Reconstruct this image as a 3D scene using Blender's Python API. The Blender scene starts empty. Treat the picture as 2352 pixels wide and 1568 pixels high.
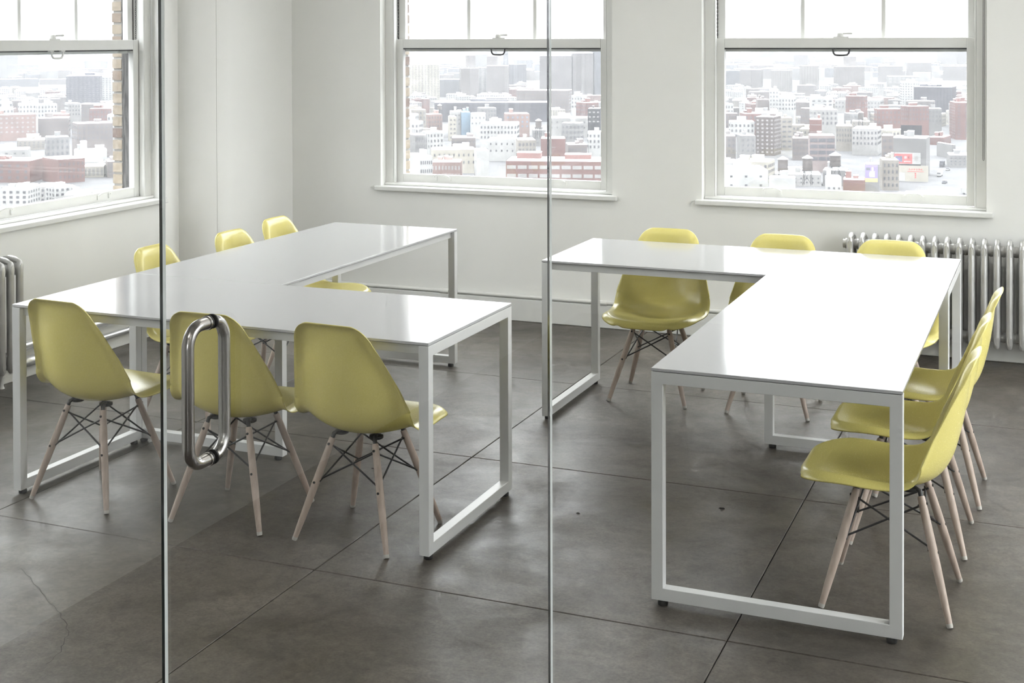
import bpy, math, random
import numpy as np
from mathutils import Vector

# ------------------------------------------------------------------ camera, world, exposure
scene = bpy.context.scene
COL = scene.collection
random.seed(7)

F_PX, CX, CY = 3100.8, 1118.07, 130.0
YAW, PITCH, ROLL = 0.4006, 0.0124, -0.003
cam_data = bpy.data.cameras.new('camera')
cam_data.sensor_fit = 'HORIZONTAL'
cam_data.sensor_width = 36.0
cam_data.lens = F_PX * 36.0 / 2352.0
cam_data.shift_x = (1176.0 - CX) / 2352.0
cam_data.shift_y = (CY - 784.0) / 2352.0
cam_data.clip_start = 0.05
cam_data.clip_end = 20000.0
cam = bpy.data.objects.new('camera', cam_data)
COL.objects.link(cam)
fw = Vector((-math.sin(YAW) * math.cos(PITCH), math.cos(YAW) * math.cos(PITCH), -math.sin(PITCH)))
rt = Vector((math.cos(YAW), math.sin(YAW), 0))
up = rt.cross(fw)
r2 = rt * math.cos(ROLL) + up * math.sin(ROLL)
u2 = -rt * math.sin(ROLL) + up * math.cos(ROLL)
from mathutils import Matrix
M = Matrix(((r2.x, u2.x, -fw.x, 0.0), (r2.y, u2.y, -fw.y, -5.8332), (r2.z, u2.z, -fw.z, 1.7588), (0, 0, 0, 1)))
cam.matrix_world = M
scene.camera = cam

SKY = 1.7      # radiance at the horizon; an overcast sky is three times brighter at the zenith
world = bpy.data.worlds.new('overcast_sky')
scene.world = world
world.use_nodes = True
wn = world.node_tree
bgn = wn.nodes['Background']
bgn.inputs['Color'].default_value = (0.98, 0.985, 1.0, 1)
_tc = wn.nodes.new('ShaderNodeTexCoord')
_sx = wn.nodes.new('ShaderNodeSeparateXYZ')
_mx = wn.nodes.new('ShaderNodeMath'); _mx.operation = 'MAXIMUM'; _mx.inputs[1].default_value = 0.0
_ma = wn.nodes.new('ShaderNodeMath'); _ma.operation = 'MULTIPLY_ADD'; _ma.inputs[1].default_value = 2.0 * SKY; _ma.inputs[2].default_value = SKY
wn.links.new(_tc.outputs['Generated'], _sx.inputs[0])
wn.links.new(_sx.outputs['Z'], _mx.inputs[0])
wn.links.new(_mx.outputs[0], _ma.inputs[0])
wn.links.new(_ma.outputs[0], bgn.inputs['Strength'])

vs = scene.view_settings
vs.view_transform = 'Standard'
vs.look = 'None'
vs.gamma = 1.0
vs.use_curve_mapping = False
vs.exposure = 1.69
cy = scene.cycles
cy.use_denoising = True
cy.use_adaptive_sampling = True
cy.adaptive_threshold = 0.08
cy.adaptive_min_samples = 16
cy.max_bounces = 7
cy.diffuse_bounces = 4
cy.glossy_bounces = 3
cy.transmission_bounces = 6
cy.transparent_max_bounces = 24
cy.volume_bounces = 0
cy.sample_clamp_indirect = 6.0
cy.caustics_reflective = False
cy.caustics_refractive = False

# ------------------------------------------------------------------ helpers
def tag(o, label=None, cat=None, group=None, kind=None):
    if label: o['label'] = label
    if cat: o['category'] = cat
    if group: o['group'] = group
    if kind: o['kind'] = kind
    return o

def empty(name, loc=(0, 0, 0), rz=0.0, parent=None):
    o = bpy.data.objects.new(name, None)
    o.empty_display_size = 0.1
    COL.objects.link(o)
    o.location = loc
    o.rotation_euler = (0, 0, rz)
    if parent: o.parent = parent
    return o

class MB:
    """collects simple shapes into one mesh"""
    def __init__(s):
        s.v = []; s.f = []; s.m = []; s.sm = []
    def add(s, v, f, mi=0, smooth=False):
        b = len(s.v)
        s.v += [tuple(p) for p in v]
        s.f += [tuple(i + b for i in q) for q in f]
        s.m += [mi] * len(f)
        s.sm += [smooth] * len(f)
    def box(s, x0, y0, z0, x1, y1, z1, mi=0):
        x0, x1 = min(x0, x1), max(x0, x1); y0, y1 = min(y0, y1), max(y0, y1); z0, z1 = min(z0, z1), max(z0, z1)
        v = [(x0, y0, z0), (x1, y0, z0), (x1, y1, z0), (x0, y1, z0), (x0, y0, z1), (x1, y0, z1), (x1, y1, z1), (x0, y1, z1)]
        s.add(v, [(0, 3, 2, 1), (4, 5, 6, 7), (0, 1, 5, 4), (1, 2, 6, 5), (2, 3, 7, 6), (3, 0, 4, 7)], mi)
        return s
    def tube(s, pts, rad, seg=8, mi=0, caps=True, sy=1.0):
        pts = [Vector(p) for p in pts]
        n = len(pts)
        rads = rad if isinstance(rad, (list, tuple)) else [rad] * n
        t0 = (pts[1] - pts[0]).normalized()
        ref = Vector((0, 0, 1)) if abs(t0.z) < 0.9 else Vector((1, 0, 0))
        a = t0.cross(ref).normalized()
        vs_ = []
        prev = t0
        for i in range(n):
            if i == 0: t = t0
            elif i == n - 1: t = (pts[i] - pts[i - 1]).normalized()
            else: t = ((pts[i + 1] - pts[i]).normalized() + (pts[i] - pts[i - 1]).normalized()).normalized()
            q = prev.rotation_difference(t)
            a = (q @ a).normalized()
            prev = t
            b = t.cross(a)
            for k in range(seg):
                an = 2 * math.pi * k / seg
                vs_.append(pts[i] + a * (rads[i] * math.cos(an)) + b * (rads[i] * sy * math.sin(an)))
        fs = []
        for i in range(n - 1):
            for k in range(seg):
                k2 = (k + 1) % seg
                fs.append((i * seg + k, i * seg + k2, (i + 1) * seg + k2, (i + 1) * seg + k))
        s.add(vs_, fs, mi, True)
        if caps:
            s.add(vs_[:seg], [tuple(reversed(range(seg)))], mi)
            s.add(vs_[-seg:], [tuple(range(seg))], mi)
        return s
    def lathe(s, prof, c=(0, 0, 0), seg=16, mi=0, smooth=True):
        """prof: list of (r, z) from bottom to top"""
        vs_ = []; fs = []
        for r, z in prof:
            for k in range(seg):
                an = 2 * math.pi * k / seg
                vs_.append((c[0] + r * math.cos(an), c[1] + r * math.sin(an), c[2] + z))
        for i in range(len(prof) - 1):
            for k in range(seg):
                k2 = (k + 1) % seg
                fs.append((i * seg + k, i * seg + k2, (i + 1) * seg + k2, (i + 1) * seg + k))
        s.add(vs_, fs, mi, smooth)
        s.add(vs_[:seg], [tuple(reversed(range(seg)))], mi)
        s.add(vs_[-seg:], [tuple(range(seg))], mi)
        return s
    def mesh(s, name, mats):
        me = bpy.data.meshes.new(name)
        me.from_pydata(s.v, [], s.f)
        for m in (mats if isinstance(mats, (list, tuple)) else [mats]):
            me.materials.append(m)
        me.polygons.foreach_set('material_index', s.m)
        me.polygons.foreach_set('use_smooth', s.sm)
        me.update()
        return me
    def build(s, name, mats, parent=None, loc=None, bevel=0.0):
        o = bpy.data.objects.new(name, s.mesh(name, mats))
        COL.objects.link(o)
        if parent: o.parent = parent
        if loc: o.location = loc
        if bevel:
            b = o.modifiers.new('bevel', 'BEVEL')
            b.width = bevel; b.segments = 2; b.limit_method = 'ANGLE'
        return o

def copy_tree(o, parent=None):
    c = o.copy()
    COL.objects.link(c)
    if parent is not None: c.parent = parent
    for ch in list(o.children):
        copy_tree(ch, c)
    return c

# ------------------------------------------------------------------ materials
def mat(name, color, rough=0.5, metal=0.0, spec=0.5, coat=0.0):
    m = bpy.data.materials.new(name)
    m.use_nodes = True
    p = m.node_tree.nodes['Principled BSDF']
    p.inputs['Base Color'].default_value = (*color, 1)
    p.inputs['Roughness'].default_value = rough
    p.inputs['Metallic'].default_value = metal
    p.inputs['Specular IOR Level'].default_value = spec
    p.inputs['Coat Weight'].default_value = coat
    return m

def nodes_of(m):
    return m.node_tree.nodes, m.node_tree.links, m.node_tree.nodes['Principled BSDF']

def noise_color(m, c1, c2, scale=4.0, detail=5.0, obj=False, stretch=(1, 1, 1), lo=0.3, hi=0.7, rough=None, bump=0.0, bscale=None):
    n, l, p = nodes_of(m)
    if obj:
        tc = n.new('ShaderNodeTexCoord'); src = tc.outputs['Object']
    else:
        tc = n.new('ShaderNodeNewGeometry'); src = tc.outputs['Position']
    mp = n.new('ShaderNodeMapping'); mp.inputs['Scale'].default_value = stretch
    l.new(src, mp.inputs['Vector'])
    nt = n.new('ShaderNodeTexNoise'); nt.inputs['Scale'].default_value = scale; nt.inputs['Detail'].default_value = detail
    l.new(mp.outputs[0], nt.inputs['Vector'])
    cr = n.new('ShaderNodeValToRGB')
    cr.color_ramp.elements[0].position = lo; cr.color_ramp.elements[1].position = hi
    cr.color_ramp.elements[0].color = (*c1, 1); cr.color_ramp.elements[1].color = (*c2, 1)
    l.new(nt.outputs['Fac'], cr.inputs['Fac'])
    l.new(cr.outputs['Color'], p.inputs['Base Color'])
    if rough:
        mr = n.new('ShaderNodeMapRange')
        mr.inputs['To Min'].default_value = rough[0]; mr.inputs['To Max'].default_value = rough[1]
        l.new(nt.outputs['Fac'], mr.inputs['Value']); l.new(mr.outputs[0], p.inputs['Roughness'])
    if bump:
        nb = n.new('ShaderNodeTexNoise'); nb.inputs['Scale'].default_value = bscale or scale * 6; nb.inputs['Detail'].default_value = 4
        l.new(mp.outputs[0], nb.inputs['Vector'])
        bp = n.new('ShaderNodeBump'); bp.inputs['Strength'].default_value = bump; bp.inputs['Distance'].default_value = 0.004
        l.new(nb.outputs['Fac'], bp.inputs['Height']); l.new(bp.outputs['Normal'], p.inputs['Normal'])
    return m

MT = {}
MT['wall'] = noise_color(mat('painted_plaster', (0.8, 0.8, 0.76), 0.75, spec=0.2), (0.79, 0.788, 0.765), (0.835, 0.832, 0.808), 1.6, 6, bump=0.06, bscale=30)
MT['trim'] = noise_color(mat('gloss_trim_paint', (0.8, 0.8, 0.77), 0.35), (0.72, 0.72, 0.70), (0.76, 0.76, 0.74), 5, 5, rough=(0.28, 0.4), bump=0.08, bscale=60)
MT['ceiling'] = mat('ceiling_paint', (0.83, 0.83, 0.8), 0.7)
MT['table'] = mat('white_laminate', (0.50, 0.50, 0.51), 0.11, spec=0.5)
MT['frame'] = mat('white_powder_coat', (0.65, 0.65, 0.64), 0.34)
MT['rubber'] = mat('black_rubber', (0.012, 0.012, 0.012), 0.6)
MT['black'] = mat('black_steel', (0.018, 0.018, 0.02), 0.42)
MT['steel'] = mat('brushed_steel', (0.42, 0.405, 0.39), 0.22, metal=1.0)
MT['chrome'] = mat('silver_pipe_paint', (0.66, 0.66, 0.66), 0.32, metal=0.75)
MT['radiator'] = noise_color(mat('silver_radiator_paint', (0.5, 0.5, 0.5), 0.36, metal=0.6), (0.46, 0.455, 0.44), (0.62, 0.615, 0.605), 9, 5, obj=True, rough=(0.3, 0.48), bump=0.15, bscale=90)
MT['wood'] = noise_color(mat('pale_maple', (0.55, 0.43, 0.36), 0.45), (0.335, 0.265, 0.22), (0.46, 0.375, 0.32), 9, 6, obj=True, stretch=(6, 6, 0.5))
MT['shell'] = noise_color(mat('yellow_shell', (0.62, 0.58, 0.18), 0.28, spec=0.5), (0.66, 0.578, 0.175), (0.705, 0.622, 0.21), 260, 3, obj=True, lo=0.3, hi=0.7, rough=(0.22, 0.3))
MT['iron'] = mat('dark_ring_iron', (0.05, 0.05, 0.052), 0.4, metal=0.5)
MT['darkwood'] = noise_color(mat('weathered_exterior_wood', (0.1, 0.1, 0.1), 0.8), (0.022, 0.021, 0.022), (0.13, 0.127, 0.125), 7, 8, stretch=(14, 14, 1.2), lo=0.42, hi=0.72)
MT['mortar'] = mat('mortar', (0.27, 0.26, 0.245), 0.9)
MT['brickA'] = noise_color(mat('buff_brick', (0.6, 0.5, 0.4), 0.85), (0.22, 0.18, 0.135), (0.30, 0.255, 0.205), 25, 5)
MT['brickB'] = noise_color(mat('rust_brick', (0.4, 0.3, 0.27), 0.85), (0.125, 0.088, 0.075), (0.18, 0.135, 0.115), 25, 5)
MT['brickC'] = noise_color(mat('brown_brick', (0.45, 0.36, 0.3), 0.85), (0.16, 0.12, 0.095), (0.22, 0.175, 0.14), 25, 5)
MT['joint'] = mat('floor_joint_dirt', (0.05, 0.048, 0.044), 0.9)
MT['chip'] = mat('dark_chip', (0.02, 0.018, 0.016), 0.8)
MT['edge_dark'] = mat('dark_polished_glass_edge', (0.012, 0.02, 0.019), 0.08)
MT['edge_light'] = mat('painted_bright_glass_edge', (0.78, 0.82, 0.80), 0.12)  # same glass edge, painted pale for its bright refraction

def concrete():
    m = mat('polished_concrete', (0.17, 0.165, 0.155), 0.35, spec=0.42)
    n, l, p = nodes_of(m)
    g = n.new('ShaderNodeNewGeometry')
    def nz(scale, detail, dist=0.0, st=None):
        t = n.new('ShaderNodeTexNoise'); t.inputs['Scale'].default_value = scale; t.inputs['Detail'].default_value = detail
        t.inputs['Distortion'].default_value = dist; t.inputs['Roughness'].default_value = 0.62
        if st:
            mp = n.new('ShaderNodeMapping'); mp.inputs['Scale'].default_value = st
            l.new(g.outputs['Position'], mp.inputs['Vector']); l.new(mp.outputs[0], t.inputs['Vector'])
        else:
            l.new(g.outputs['Position'], t.inputs['Vector'])
        return t.outputs['Fac']
    def ramp(src, a, b, ca, cb):
        r = n.new('ShaderNodeValToRGB'); r.color_ramp.elements[0].position = a; r.color_ramp.elements[1].position = b
        r.color_ramp.elements[0].color = (*ca, 1); r.color_ramp.elements[1].color = (*cb, 1)
        l.new(src, r.inputs['Fac']); return r.outputs['Color']
    def mul(a, b, fac=1.0):
        x = n.new('ShaderNodeMix'); x.data_type = 'RGBA'; x.blend_type = 'MULTIPLY'; x.inputs[0].default_value = fac
        l.new(a, x.inputs[6]); l.new(b, x.inputs[7]); return x.outputs[2]
    big = nz(1.1, 8, 0.6)
    c = ramp(big, 0.32, 0.70, (0.060, 0.052, 0.044), (0.138, 0.124, 0.108))
    c = mul(c, ramp(nz(7, 9, 0.8), 0.32, 0.60, (0.74, 0.74, 0.74), (1.08, 1.07, 1.06)))
    c = mul(c, ramp(nz(110, 4), 0.30, 0.58, (0.62, 0.61, 0.60), (1.05, 1.05, 1.05)), 0.9)
    c = mul(c, ramp(nz(34, 9, 0.6), 0.33, 0.62, (0.70, 0.69, 0.68), (1.10, 1.09, 1.08)), 0.9)
    c = mul(c, ramp(nz(0.45, 3, 0.3), 0.35, 0.65, (0.86, 0.85, 0.83), (1.10, 1.10, 1.10)), 1.0)
    l.new(c, p.inputs['Base Color'])
    rr = n.new('ShaderNodeMapRange'); rr.inputs['From Min'].default_value = 0.3; rr.inputs['From Max'].default_value = 0.7
    rr.inputs['To Min'].default_value = 0.56; rr.inputs['To Max'].default_value = 0.30
    l.new(nz(2.6, 8, 1.2), rr.inputs['Value']); l.new(rr.outputs[0], p.inputs['Roughness'])
    bp = n.new('ShaderNodeBump'); bp.inputs['Strength'].default_value = 0.32; bp.inputs['Distance'].default_value = 0.004
    l.new(nz(16, 7, 0.5), bp.inputs['Height']); l.new(bp.outputs['Normal'], p.inputs['Normal'])
    return m
MT['concrete'] = concrete()

def thin_glass(name, tint, ior=1.5, refl=1.0, dirt=0.0):
    m = bpy.data.materials.new(name)
    m.use_nodes = True
    n, l = m.node_tree.nodes, m.node_tree.links
    n.remove(n['Principled BSDF'])
    out = n['Material Output']
    tr = n.new('ShaderNodeBsdfTransparent'); tr.inputs['Color'].default_value = (*tint, 1)
    gl = n.new('ShaderNodeBsdfGlossy'); gl.inputs['Roughness'].default_value = 0.0
    fr = n.new('ShaderNodeFresnel'); fr.inputs['IOR'].default_value = ior
    mx = n.new('ShaderNodeMixShader')
    mt = n.new('ShaderNodeMath'); mt.operation = 'MULTIPLY'; mt.inputs[1].default_value = refl
    ge = n.new('ShaderNodeNewGeometry')     # leaving the sheet has the same reflectance as entering it
    mr = n.new('ShaderNodeMapRange'); mr.inputs['To Min'].default_value = ior; mr.inputs['To Max'].default_value = 1.0 / ior
    l.new(ge.outputs['Backfacing'], mr.inputs['Value']); l.new(mr.outputs[0], fr.inputs['IOR'])
    l.new(fr.outputs[0], mt.inputs[0]); l.new(mt.outputs[0], mx.inputs['Fac'])
    l.new(tr.outputs[0], mx.inputs[1]); l.new(gl.outputs[0], mx.inputs[2])
    l.new(mx.outputs[0], out.inputs['Surface'])
    return m
MT['pane'] = thin_glass('window_glass', (0.97, 0.98, 0.98))
MT['partition'] = thin_glass('partition_glass', (0.985, 0.992, 0.988))

# ------------------------------------------------------------------ room shell
YB, XL = 2.03, -5.0              # inner faces of the window walls
XR, YF, ZC = 1.9, -9.0, 3.45     # far side of the loft, rear wall, ceiling
WT = 0.295                       # wall thickness
HW, Z0, Z1 = 0.7925, 0.785, 2.66  # window opening half width, bottom, top

BACK_WIN = [-3.2945, -1.154, 0.986]
ADDED_RIGHT_WIN = [-0.05, -2.15]     # tall windows out of view, added to let in side light
ADDED_REAR_WIN = [0.95]  # unseen window behind the camera, added to bring light in
LEFT_WIN = [0.1175, -2.0225, -4.1625, -6.3025]

def wall_with_openings(name, lo, hi, centres, along_x, inner, sign=None, HW=HW, Z0=Z0, Z1=Z1):
    mb = MB()
    if sign is None: sign = 1 if along_x else -1
    def piece(a0, a1, z0, z1):
        if a1 - a0 < 1e-4 or z1 - z0 < 1e-4: return
        if along_x: mb.box(a0, inner, z0, a1, inner + sign * WT, z1)
        else: mb.box(inner + sign * WT, a0, z0, inner, a1, z1)
    piece(lo, hi, -0.05, Z0)
    piece(lo, hi, Z1, ZC + 0.05)
    cur = lo
    for c in sorted(centres):
        piece(cur, c - HW, Z0, Z1)
        cur = c + HW
    piece(cur, hi, Z0, Z1)
    return tag(mb.build(name, MT['wall']), kind='structure')

wall_back = wall_with_openings('wall_back', XL - WT, XR + WT, BACK_WIN, True, YB)
wall_left = wall_with_openings('wall_left', YF, YB, LEFT_WIN, False, XL)
wall_right = wall_with_openings('wall_right', YF, YB, ADDED_RIGHT_WIN, False, XR, 1, 0.98, 0.30, 3.05)
wall_rear = wall_with_openings('wall_rear', XL - WT, XR + WT, ADDED_REAR_WIN, True, YF, -1)
tag(MB().box(-2.97, YF, -0.002, -2.83, -3.32, ZC).build('wall_corridor', MT['wall']), kind='structure')
tag(MB().box(XL - WT, YF - WT, ZC, XR + WT, YB + WT, ZC + 0.15).build('ceiling', MT['ceiling']), kind='structure')

# rounded column casing in the corner between the two window walls
cb = MB()
prof = [(XL, 1.088)]
for i in range(21):          # rounded outer edge, then a nearly flat side running back to the wall
    a = math.radians(-90 + i * 90 / 20)
    prof.append((-4.985 + 0.19 * math.cos(a), 1.36 + 0.27 * math.sin(a)))
prof += [(-4.785, 1.60), (-4.770, 1.85), (-4.756, YB)]
vs_, fs_ = [], []
for i, (x, y) in enumerate(prof):
    vs_ += [(x, y, 0.0), (x, y, ZC)]
for i in range(len(prof) - 1):
    fs_.append((2 * i, 2 * i + 2, 2 * i + 3, 2 * i + 1))
cb.add(vs_, fs_, 0, True)
corner = tag(cb.build('wall_corner', MT['wall']), kind='structure')
a = math.radians(-28)
sx, sy = -4.985 + 0.1906 * math.cos(a), 1.36 + 0.2706 * math.sin(a)
MB().tube([(sx, sy, 0.01), (sx, sy, ZC - 0.01)], 0.0011, 4).build('seam', mat('seam_line', (0.55, 0.55, 0.52), 0.7), corner)

# concrete floor in separately cast slabs
PX, PY = 1.385, 1.31
floor = tag(MB().box(XL - 0.1, YF - 0.1, -0.12, XR + 0.1, YB + 0.1, -0.006).build('floor', MT['joint']), kind='structure')
xs = sorted([XL] + [-0.89 + PX * k for k in range(-2, 3)] + [XR])
ys = sorted([YF] + [-1.945 + PY * k for k in range(-5, 4)] + [YB])
slab_mesh = {}
for i in range(len(xs) - 1):
    for j in range(len(ys) - 1):
        w, d = xs[i + 1] - xs[i] - 0.0036, ys[j + 1] - ys[j] - 0.0036
        key = (round(w, 3), round(d, 3))
        if key not in slab_mesh:
            mb = MB()
            b = 0.0018
            vv = [(-w/2, -d/2, -0.03), (w/2, -d/2, -0.03), (w/2, d/2, -0.03), (-w/2, d/2, -0.03),
                  (-w/2, -d/2, -b), (w/2, -d/2, -b), (w/2, d/2, -b), (-w/2, d/2, -b),
                  (-w/2 + b, -d/2 + b, 0), (w/2 - b, -d/2 + b, 0), (w/2 - b, d/2 - b, 0), (-w/2 + b, d/2 - b, 0)]
            mb.add(vv, [(0, 1, 5, 4), (1, 2, 6, 5), (2, 3, 7, 6), (3, 0, 4, 7), (4, 5, 9, 8), (5, 6, 10, 9), (6, 7, 11, 10), (7, 4, 8, 11), (8, 9, 10, 11)])
            slab_mesh[key] = mb.mesh('slab', MT['concrete'])
        o = bpy.data.objects.new('slab', slab_mesh[key])
        COL.objects.link(o)
        o.parent = floor
        o.location = ((xs[i] + xs[i + 1]) / 2, (ys[j] + ys[j + 1]) / 2, random.uniform(-0.0008, 0.0))

def strip(pts, w):
    """thin flat crack drawn on the slab surface"""
    vs_, fs_ = [], []
    for i, p in enumerate(pts):
        a = Vector(pts[max(i - 1, 0)]); b = Vector(pts[min(i + 1, len(pts) - 1)])
        t = (b - a).normalized(); nrm = Vector((-t.y, t.x))
        ww = w * random.uniform(0.5, 1.2)
        vs_ += [(p[0] + nrm.x * ww, p[1] + nrm.y * ww, 0.0003), (p[0] - nrm.x * ww, p[1] - nrm.y * ww, 0.0003)]
    for i in range(len(pts) - 1):
        fs_.append((2 * i, 2 * i + 1, 2 * i + 3, 2 * i + 2))
    return vs_, fs_
def jag(pts, n=6, amp=0.012):
    out = []
    for (a, b) in zip(pts[:-1], pts[1:]):
        for k in range(n):
            t = k / n
            out.append((a[0] + (b[0] - a[0]) * t + random.uniform(-amp, amp), a[1] + (b[1] - a[1]) * t + random.uniform(-amp, amp)))
    out.append(pts[-1])
    return out
mb = MB()
mb.add(*strip(jag([(-3.19, -2.31), (-3.02, -2.42), (-2.84, -2.53), (-2.71, -2.64), (-2.65, -2.74), (-2.63, -2.83)], 6, 0.006), 0.0012))
mb.build('crack', MT['joint'], floor)

# baseboards and pipes
bb = MB().box(-4.75, YB - 0.028, 0, XR, YB, 0.138)
bo = tag(bb.build('baseboard_back', MT['trim'], bevel=0.004), kind='structure')
bl = tag(MB().box(XL, -3.2, 0, XL + 0.028, 1.09, 0.138).build('baseboard_left', MT['trim'], bevel=0.004), kind='structure')

pp = empty('heating_pipe', (-3.0, YB - 0.022, 0.152))
tag(pp, 'thin white painted pipe running along the top of the back baseboard', 'pipe')
MB().tube([(-1.6, 0, 0), (1.93, 0, 0.004)], 0.0125, 8).build('pipe', MT['trim'], pp)
for cxp in (-0.62, 0.44):
    MB().tube([(cxp - 0.03, 0, 0), (cxp + 0.03, 0, 0)], 0.0165, 8).build('coupling', MT['trim'], pp)

for zz, rr, lab in ((0.176, 0.0205, 'upper silver heating pipe along the left wall'), (0.09, 0.0175, 'lower silver heating pipe with valve along the left wall')):
    p = empty('heating_pipe', (XL + 0.052, 0.0, zz))
    tag(p, lab, 'pipe', 'silver pipes along the left wall')
    MB().tube([(0, -0.42, 0), (0, 1.02, 0.0)], rr, 12).build('pipe', MT['chrome'], p)
    for yy in (0.05, 0.9):
        MB().box(-0.052, yy - 0.008, -rr - 0.006, 0.004, yy + 0.008, -rr).build('bracket', MT['chrome'], p)
    if zz < 0.1:
        MB().tube([(0, -0.33, 0), (0, -0.315, 0), (0, -0.30, 0), (0, -0.25, 0), (0, -0.235, 0), (0, -0.22, 0)], [0.018, 0.027, 0.029, 0.029, 0.027, 0.018], 12).build('valve', MT['chrome'], p)

# ------------------------------------------------------------------ windows
BR = {}
for k in ('A', 'B', 'C'):
    BR[k] = MB().box(0.0, 0, 0, 0.075, 0.068, 0.055).mesh('brick', MT['brick' + k])

def ring_pull_pts():
    pts = [(-0.047, 0, 0.0), (-0.046, 0, -0.012), (-0.043, 0, -0.026), (-0.034, 0, -0.036), (-0.018, 0, -0.039), (0.018, 0, -0.039), (0.034, 0, -0.036), (0.043, 0, -0.026), (0.046, 0, -0.012), (0.047, 0, 0.0)]
    return pts

def make_window(n, loc, rz, full=True, ring='iron', cord=False, wall=None):
    w = empty('window_%d' % n, loc, rz)
    tag(w, kind='structure')
    T = MT['trim']
    # frame lining
    mb = MB()
    for s in (-1, 1):
        mb.box(s * HW, 0.07, Z0, s * (HW - 0.058), 0.152, Z1)
        mb.box(s * (HW - 0.058), 0.07, Z0, s * (HW - 0.066), 0.108, Z1)
    mb.box(-HW, 0.07, Z1 - 0.06, HW, 0.152, Z1)
    mb.build('window_frame', T, w, bevel=0.004)
    mb = MB()
    for s in (-1, 1):
        mb.box(s * HW, 0.154, Z0, s * (HW - 0.052), 0.176, Z1)
        mb.box(s * HW, 0.178, Z0, s * (HW - 0.064), 0.236, Z1)
    mb.build('outer_frame', MT['darkwood'], w, bevel=0.003)
    # stool, inner step and apron edge
    MB().box(-HW - 0.035, -0.032, 0.778, HW + 0.035, 0.072, 0.807).build('window_sill', T, w, bevel=0.005)
    MB().box(-HW + 0.002, 0.05, 0.8075, HW - 0.002, 0.11, 0.822).build('sill_step', T, w, bevel=0.004)
    MB().box(-HW + 0.001, 0.1101, 0.79, HW - 0.001, 0.31, 0.818).build('outer_sill', T, w, bevel=0.004)
    # lower sash
    su = HW - 0.06
    g = 0.05
    ls = empty('lower_sash', (0, 0, 0), 0, w)
    mb = MB()
    for s in (-1, 1):
        mb.box(s * su, 0.112, 0.823, s * (su - g), 0.150, 1.764)
    mb.build('stile', T, ls, bevel=0.003)
    MB().box(-su + g, 0.1122, 0.823, su - g, 0.1498, 0.879).build('bottom_rail', T, ls, bevel=0.003)
    MB().box(-su + g, 0.1118, 1.706, su - g, 0.1505, 1.765).build('meeting_rail', T, ls, bevel=0.003)
    MB().box(-su + g, 0.116, 1.699, su - g, 0.130, 1.7065).build('rail_shadow_strip', MT['black'], ls)  # black strip painting the shadow line below the rail
    MB().box(-su + g - 0.004, 0.134, 0.874, su - g + 0.004, 0.1365, 1.712).build('pane', MT['pane'], ls)
    # upper sash with two glazing bars
    us = empty('upper_sash', (0, 0, 0), 0, w)
    mb = MB()
    for s in (-1, 1):
        mb.box(s * (su + 0.002), 0.1555, 1.715, s * (su - 0.046), 0.193, Z1 - 0.06)
    mb.build('stile', T, us, bevel=0.003)
    MB().box(-su, 0.1555, 1.684, su, 0.193, 1.758).build('meeting_rail', T, us, bevel=0.003)
    MB().box(-su, 0.1555, Z1 - 0.105, su, 0.193, Z1 - 0.0605).build('top_rail', T, us, bevel=0.003)
    gw = su - 0.046
    for s in (-1, 1):
        MB().box(s * gw / 3 - 0.012, 0.158, 1.758, s * gw / 3 + 0.012, 0.191, Z1 - 0.105).build('glazing_bar', T, us, bevel=0.004)
    for k in range(3):
        x0, x1 = -gw + k * 2 * gw / 3, -gw + (k + 1) * 2 * gw / 3
        MB().box(x0 + 0.006, 0.178, 1.752, x1 - 0.006, 0.1802, Z1 - 0.1).build('pane', MT['pane'], us)
    if not full:
        return w
    # sash lock on the meeting rail
    lk = MB()
    lk.box(-0.046, 0.114, 1.7652, 0.040, 0.150, 1.7715)
    lk.lathe([(0.023, 0.0), (0.022, 0.016), (0.019, 0.022), (0.010, 0.025)], (-0.008, 0.132, 1.7715), 16)
    lk.tube([(-0.008, 0.132, 1.789), (0.02, 0.122, 1.790), (0.042, 0.115, 1.791), (0.056, 0.112, 1.791), (0.062, 0.111, 1.791)], [0.009, 0.0085, 0.009, 0.011, 0.007], 8, sy=0.7)
    lk.build('sash_lock', T, ls)
    # ring pull under the meeting rail
    rp = MB()
    rp.tube([(p[0], 0.100, 1.7085 + p[2] - 0.006) for p in ring_pull_pts()], 0.005, 8)
    rp.box(-0.062, 0.097, 1.7005, -0.03, 0.113, 1.706)
    rp.box(0.03, 0.097, 1.7005, 0.062, 0.113, 1.706)
    rp.build('ring_pull', MT[ring], ls)
    # two painted bar lifts
    for s in (-1, 1):
        lf = MB()
        x = s * 0.40
        for q in (-1, 1):
            lf.box(x + q * 0.05 - 0.011, 0.1045, 0.842, x + q * 0.05 + 0.011, 0.1125, 0.868)
        lf.tube([(x - 0.05, 0.106, 0.866), (x - 0.042, 0.092, 0.876), (x - 0.025, 0.086, 0.881), (x + 0.025, 0.086, 0.881), (x + 0.042, 0.092, 0.876), (x + 0.05, 0.106, 0.866)], 0.0042, 8)
        lf.build('sash_lift', T, ls)
    # sash chains
    for s in (-1, 1):
        ch = MB()
        z = 1.775; k = 0
        while z < 2.2:
            pts = []
            for q in range(9):
                an = 2 * math.pi * q / 8
                a, b = 0.0042 * math.cos(an), 0.0075 * math.sin(an)
                pts.append((s * (su - 0.004) + (a if k % 2 else 0), 0.131 + (0 if k % 2 else a), z + b))
            ch.tube(pts, 0.0013, 4, caps=False)
            z += 0.0115; k += 1
        o = ch.build('sash_chain', MT['iron'], w)
        o['kind'] = 'stuff'
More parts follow.
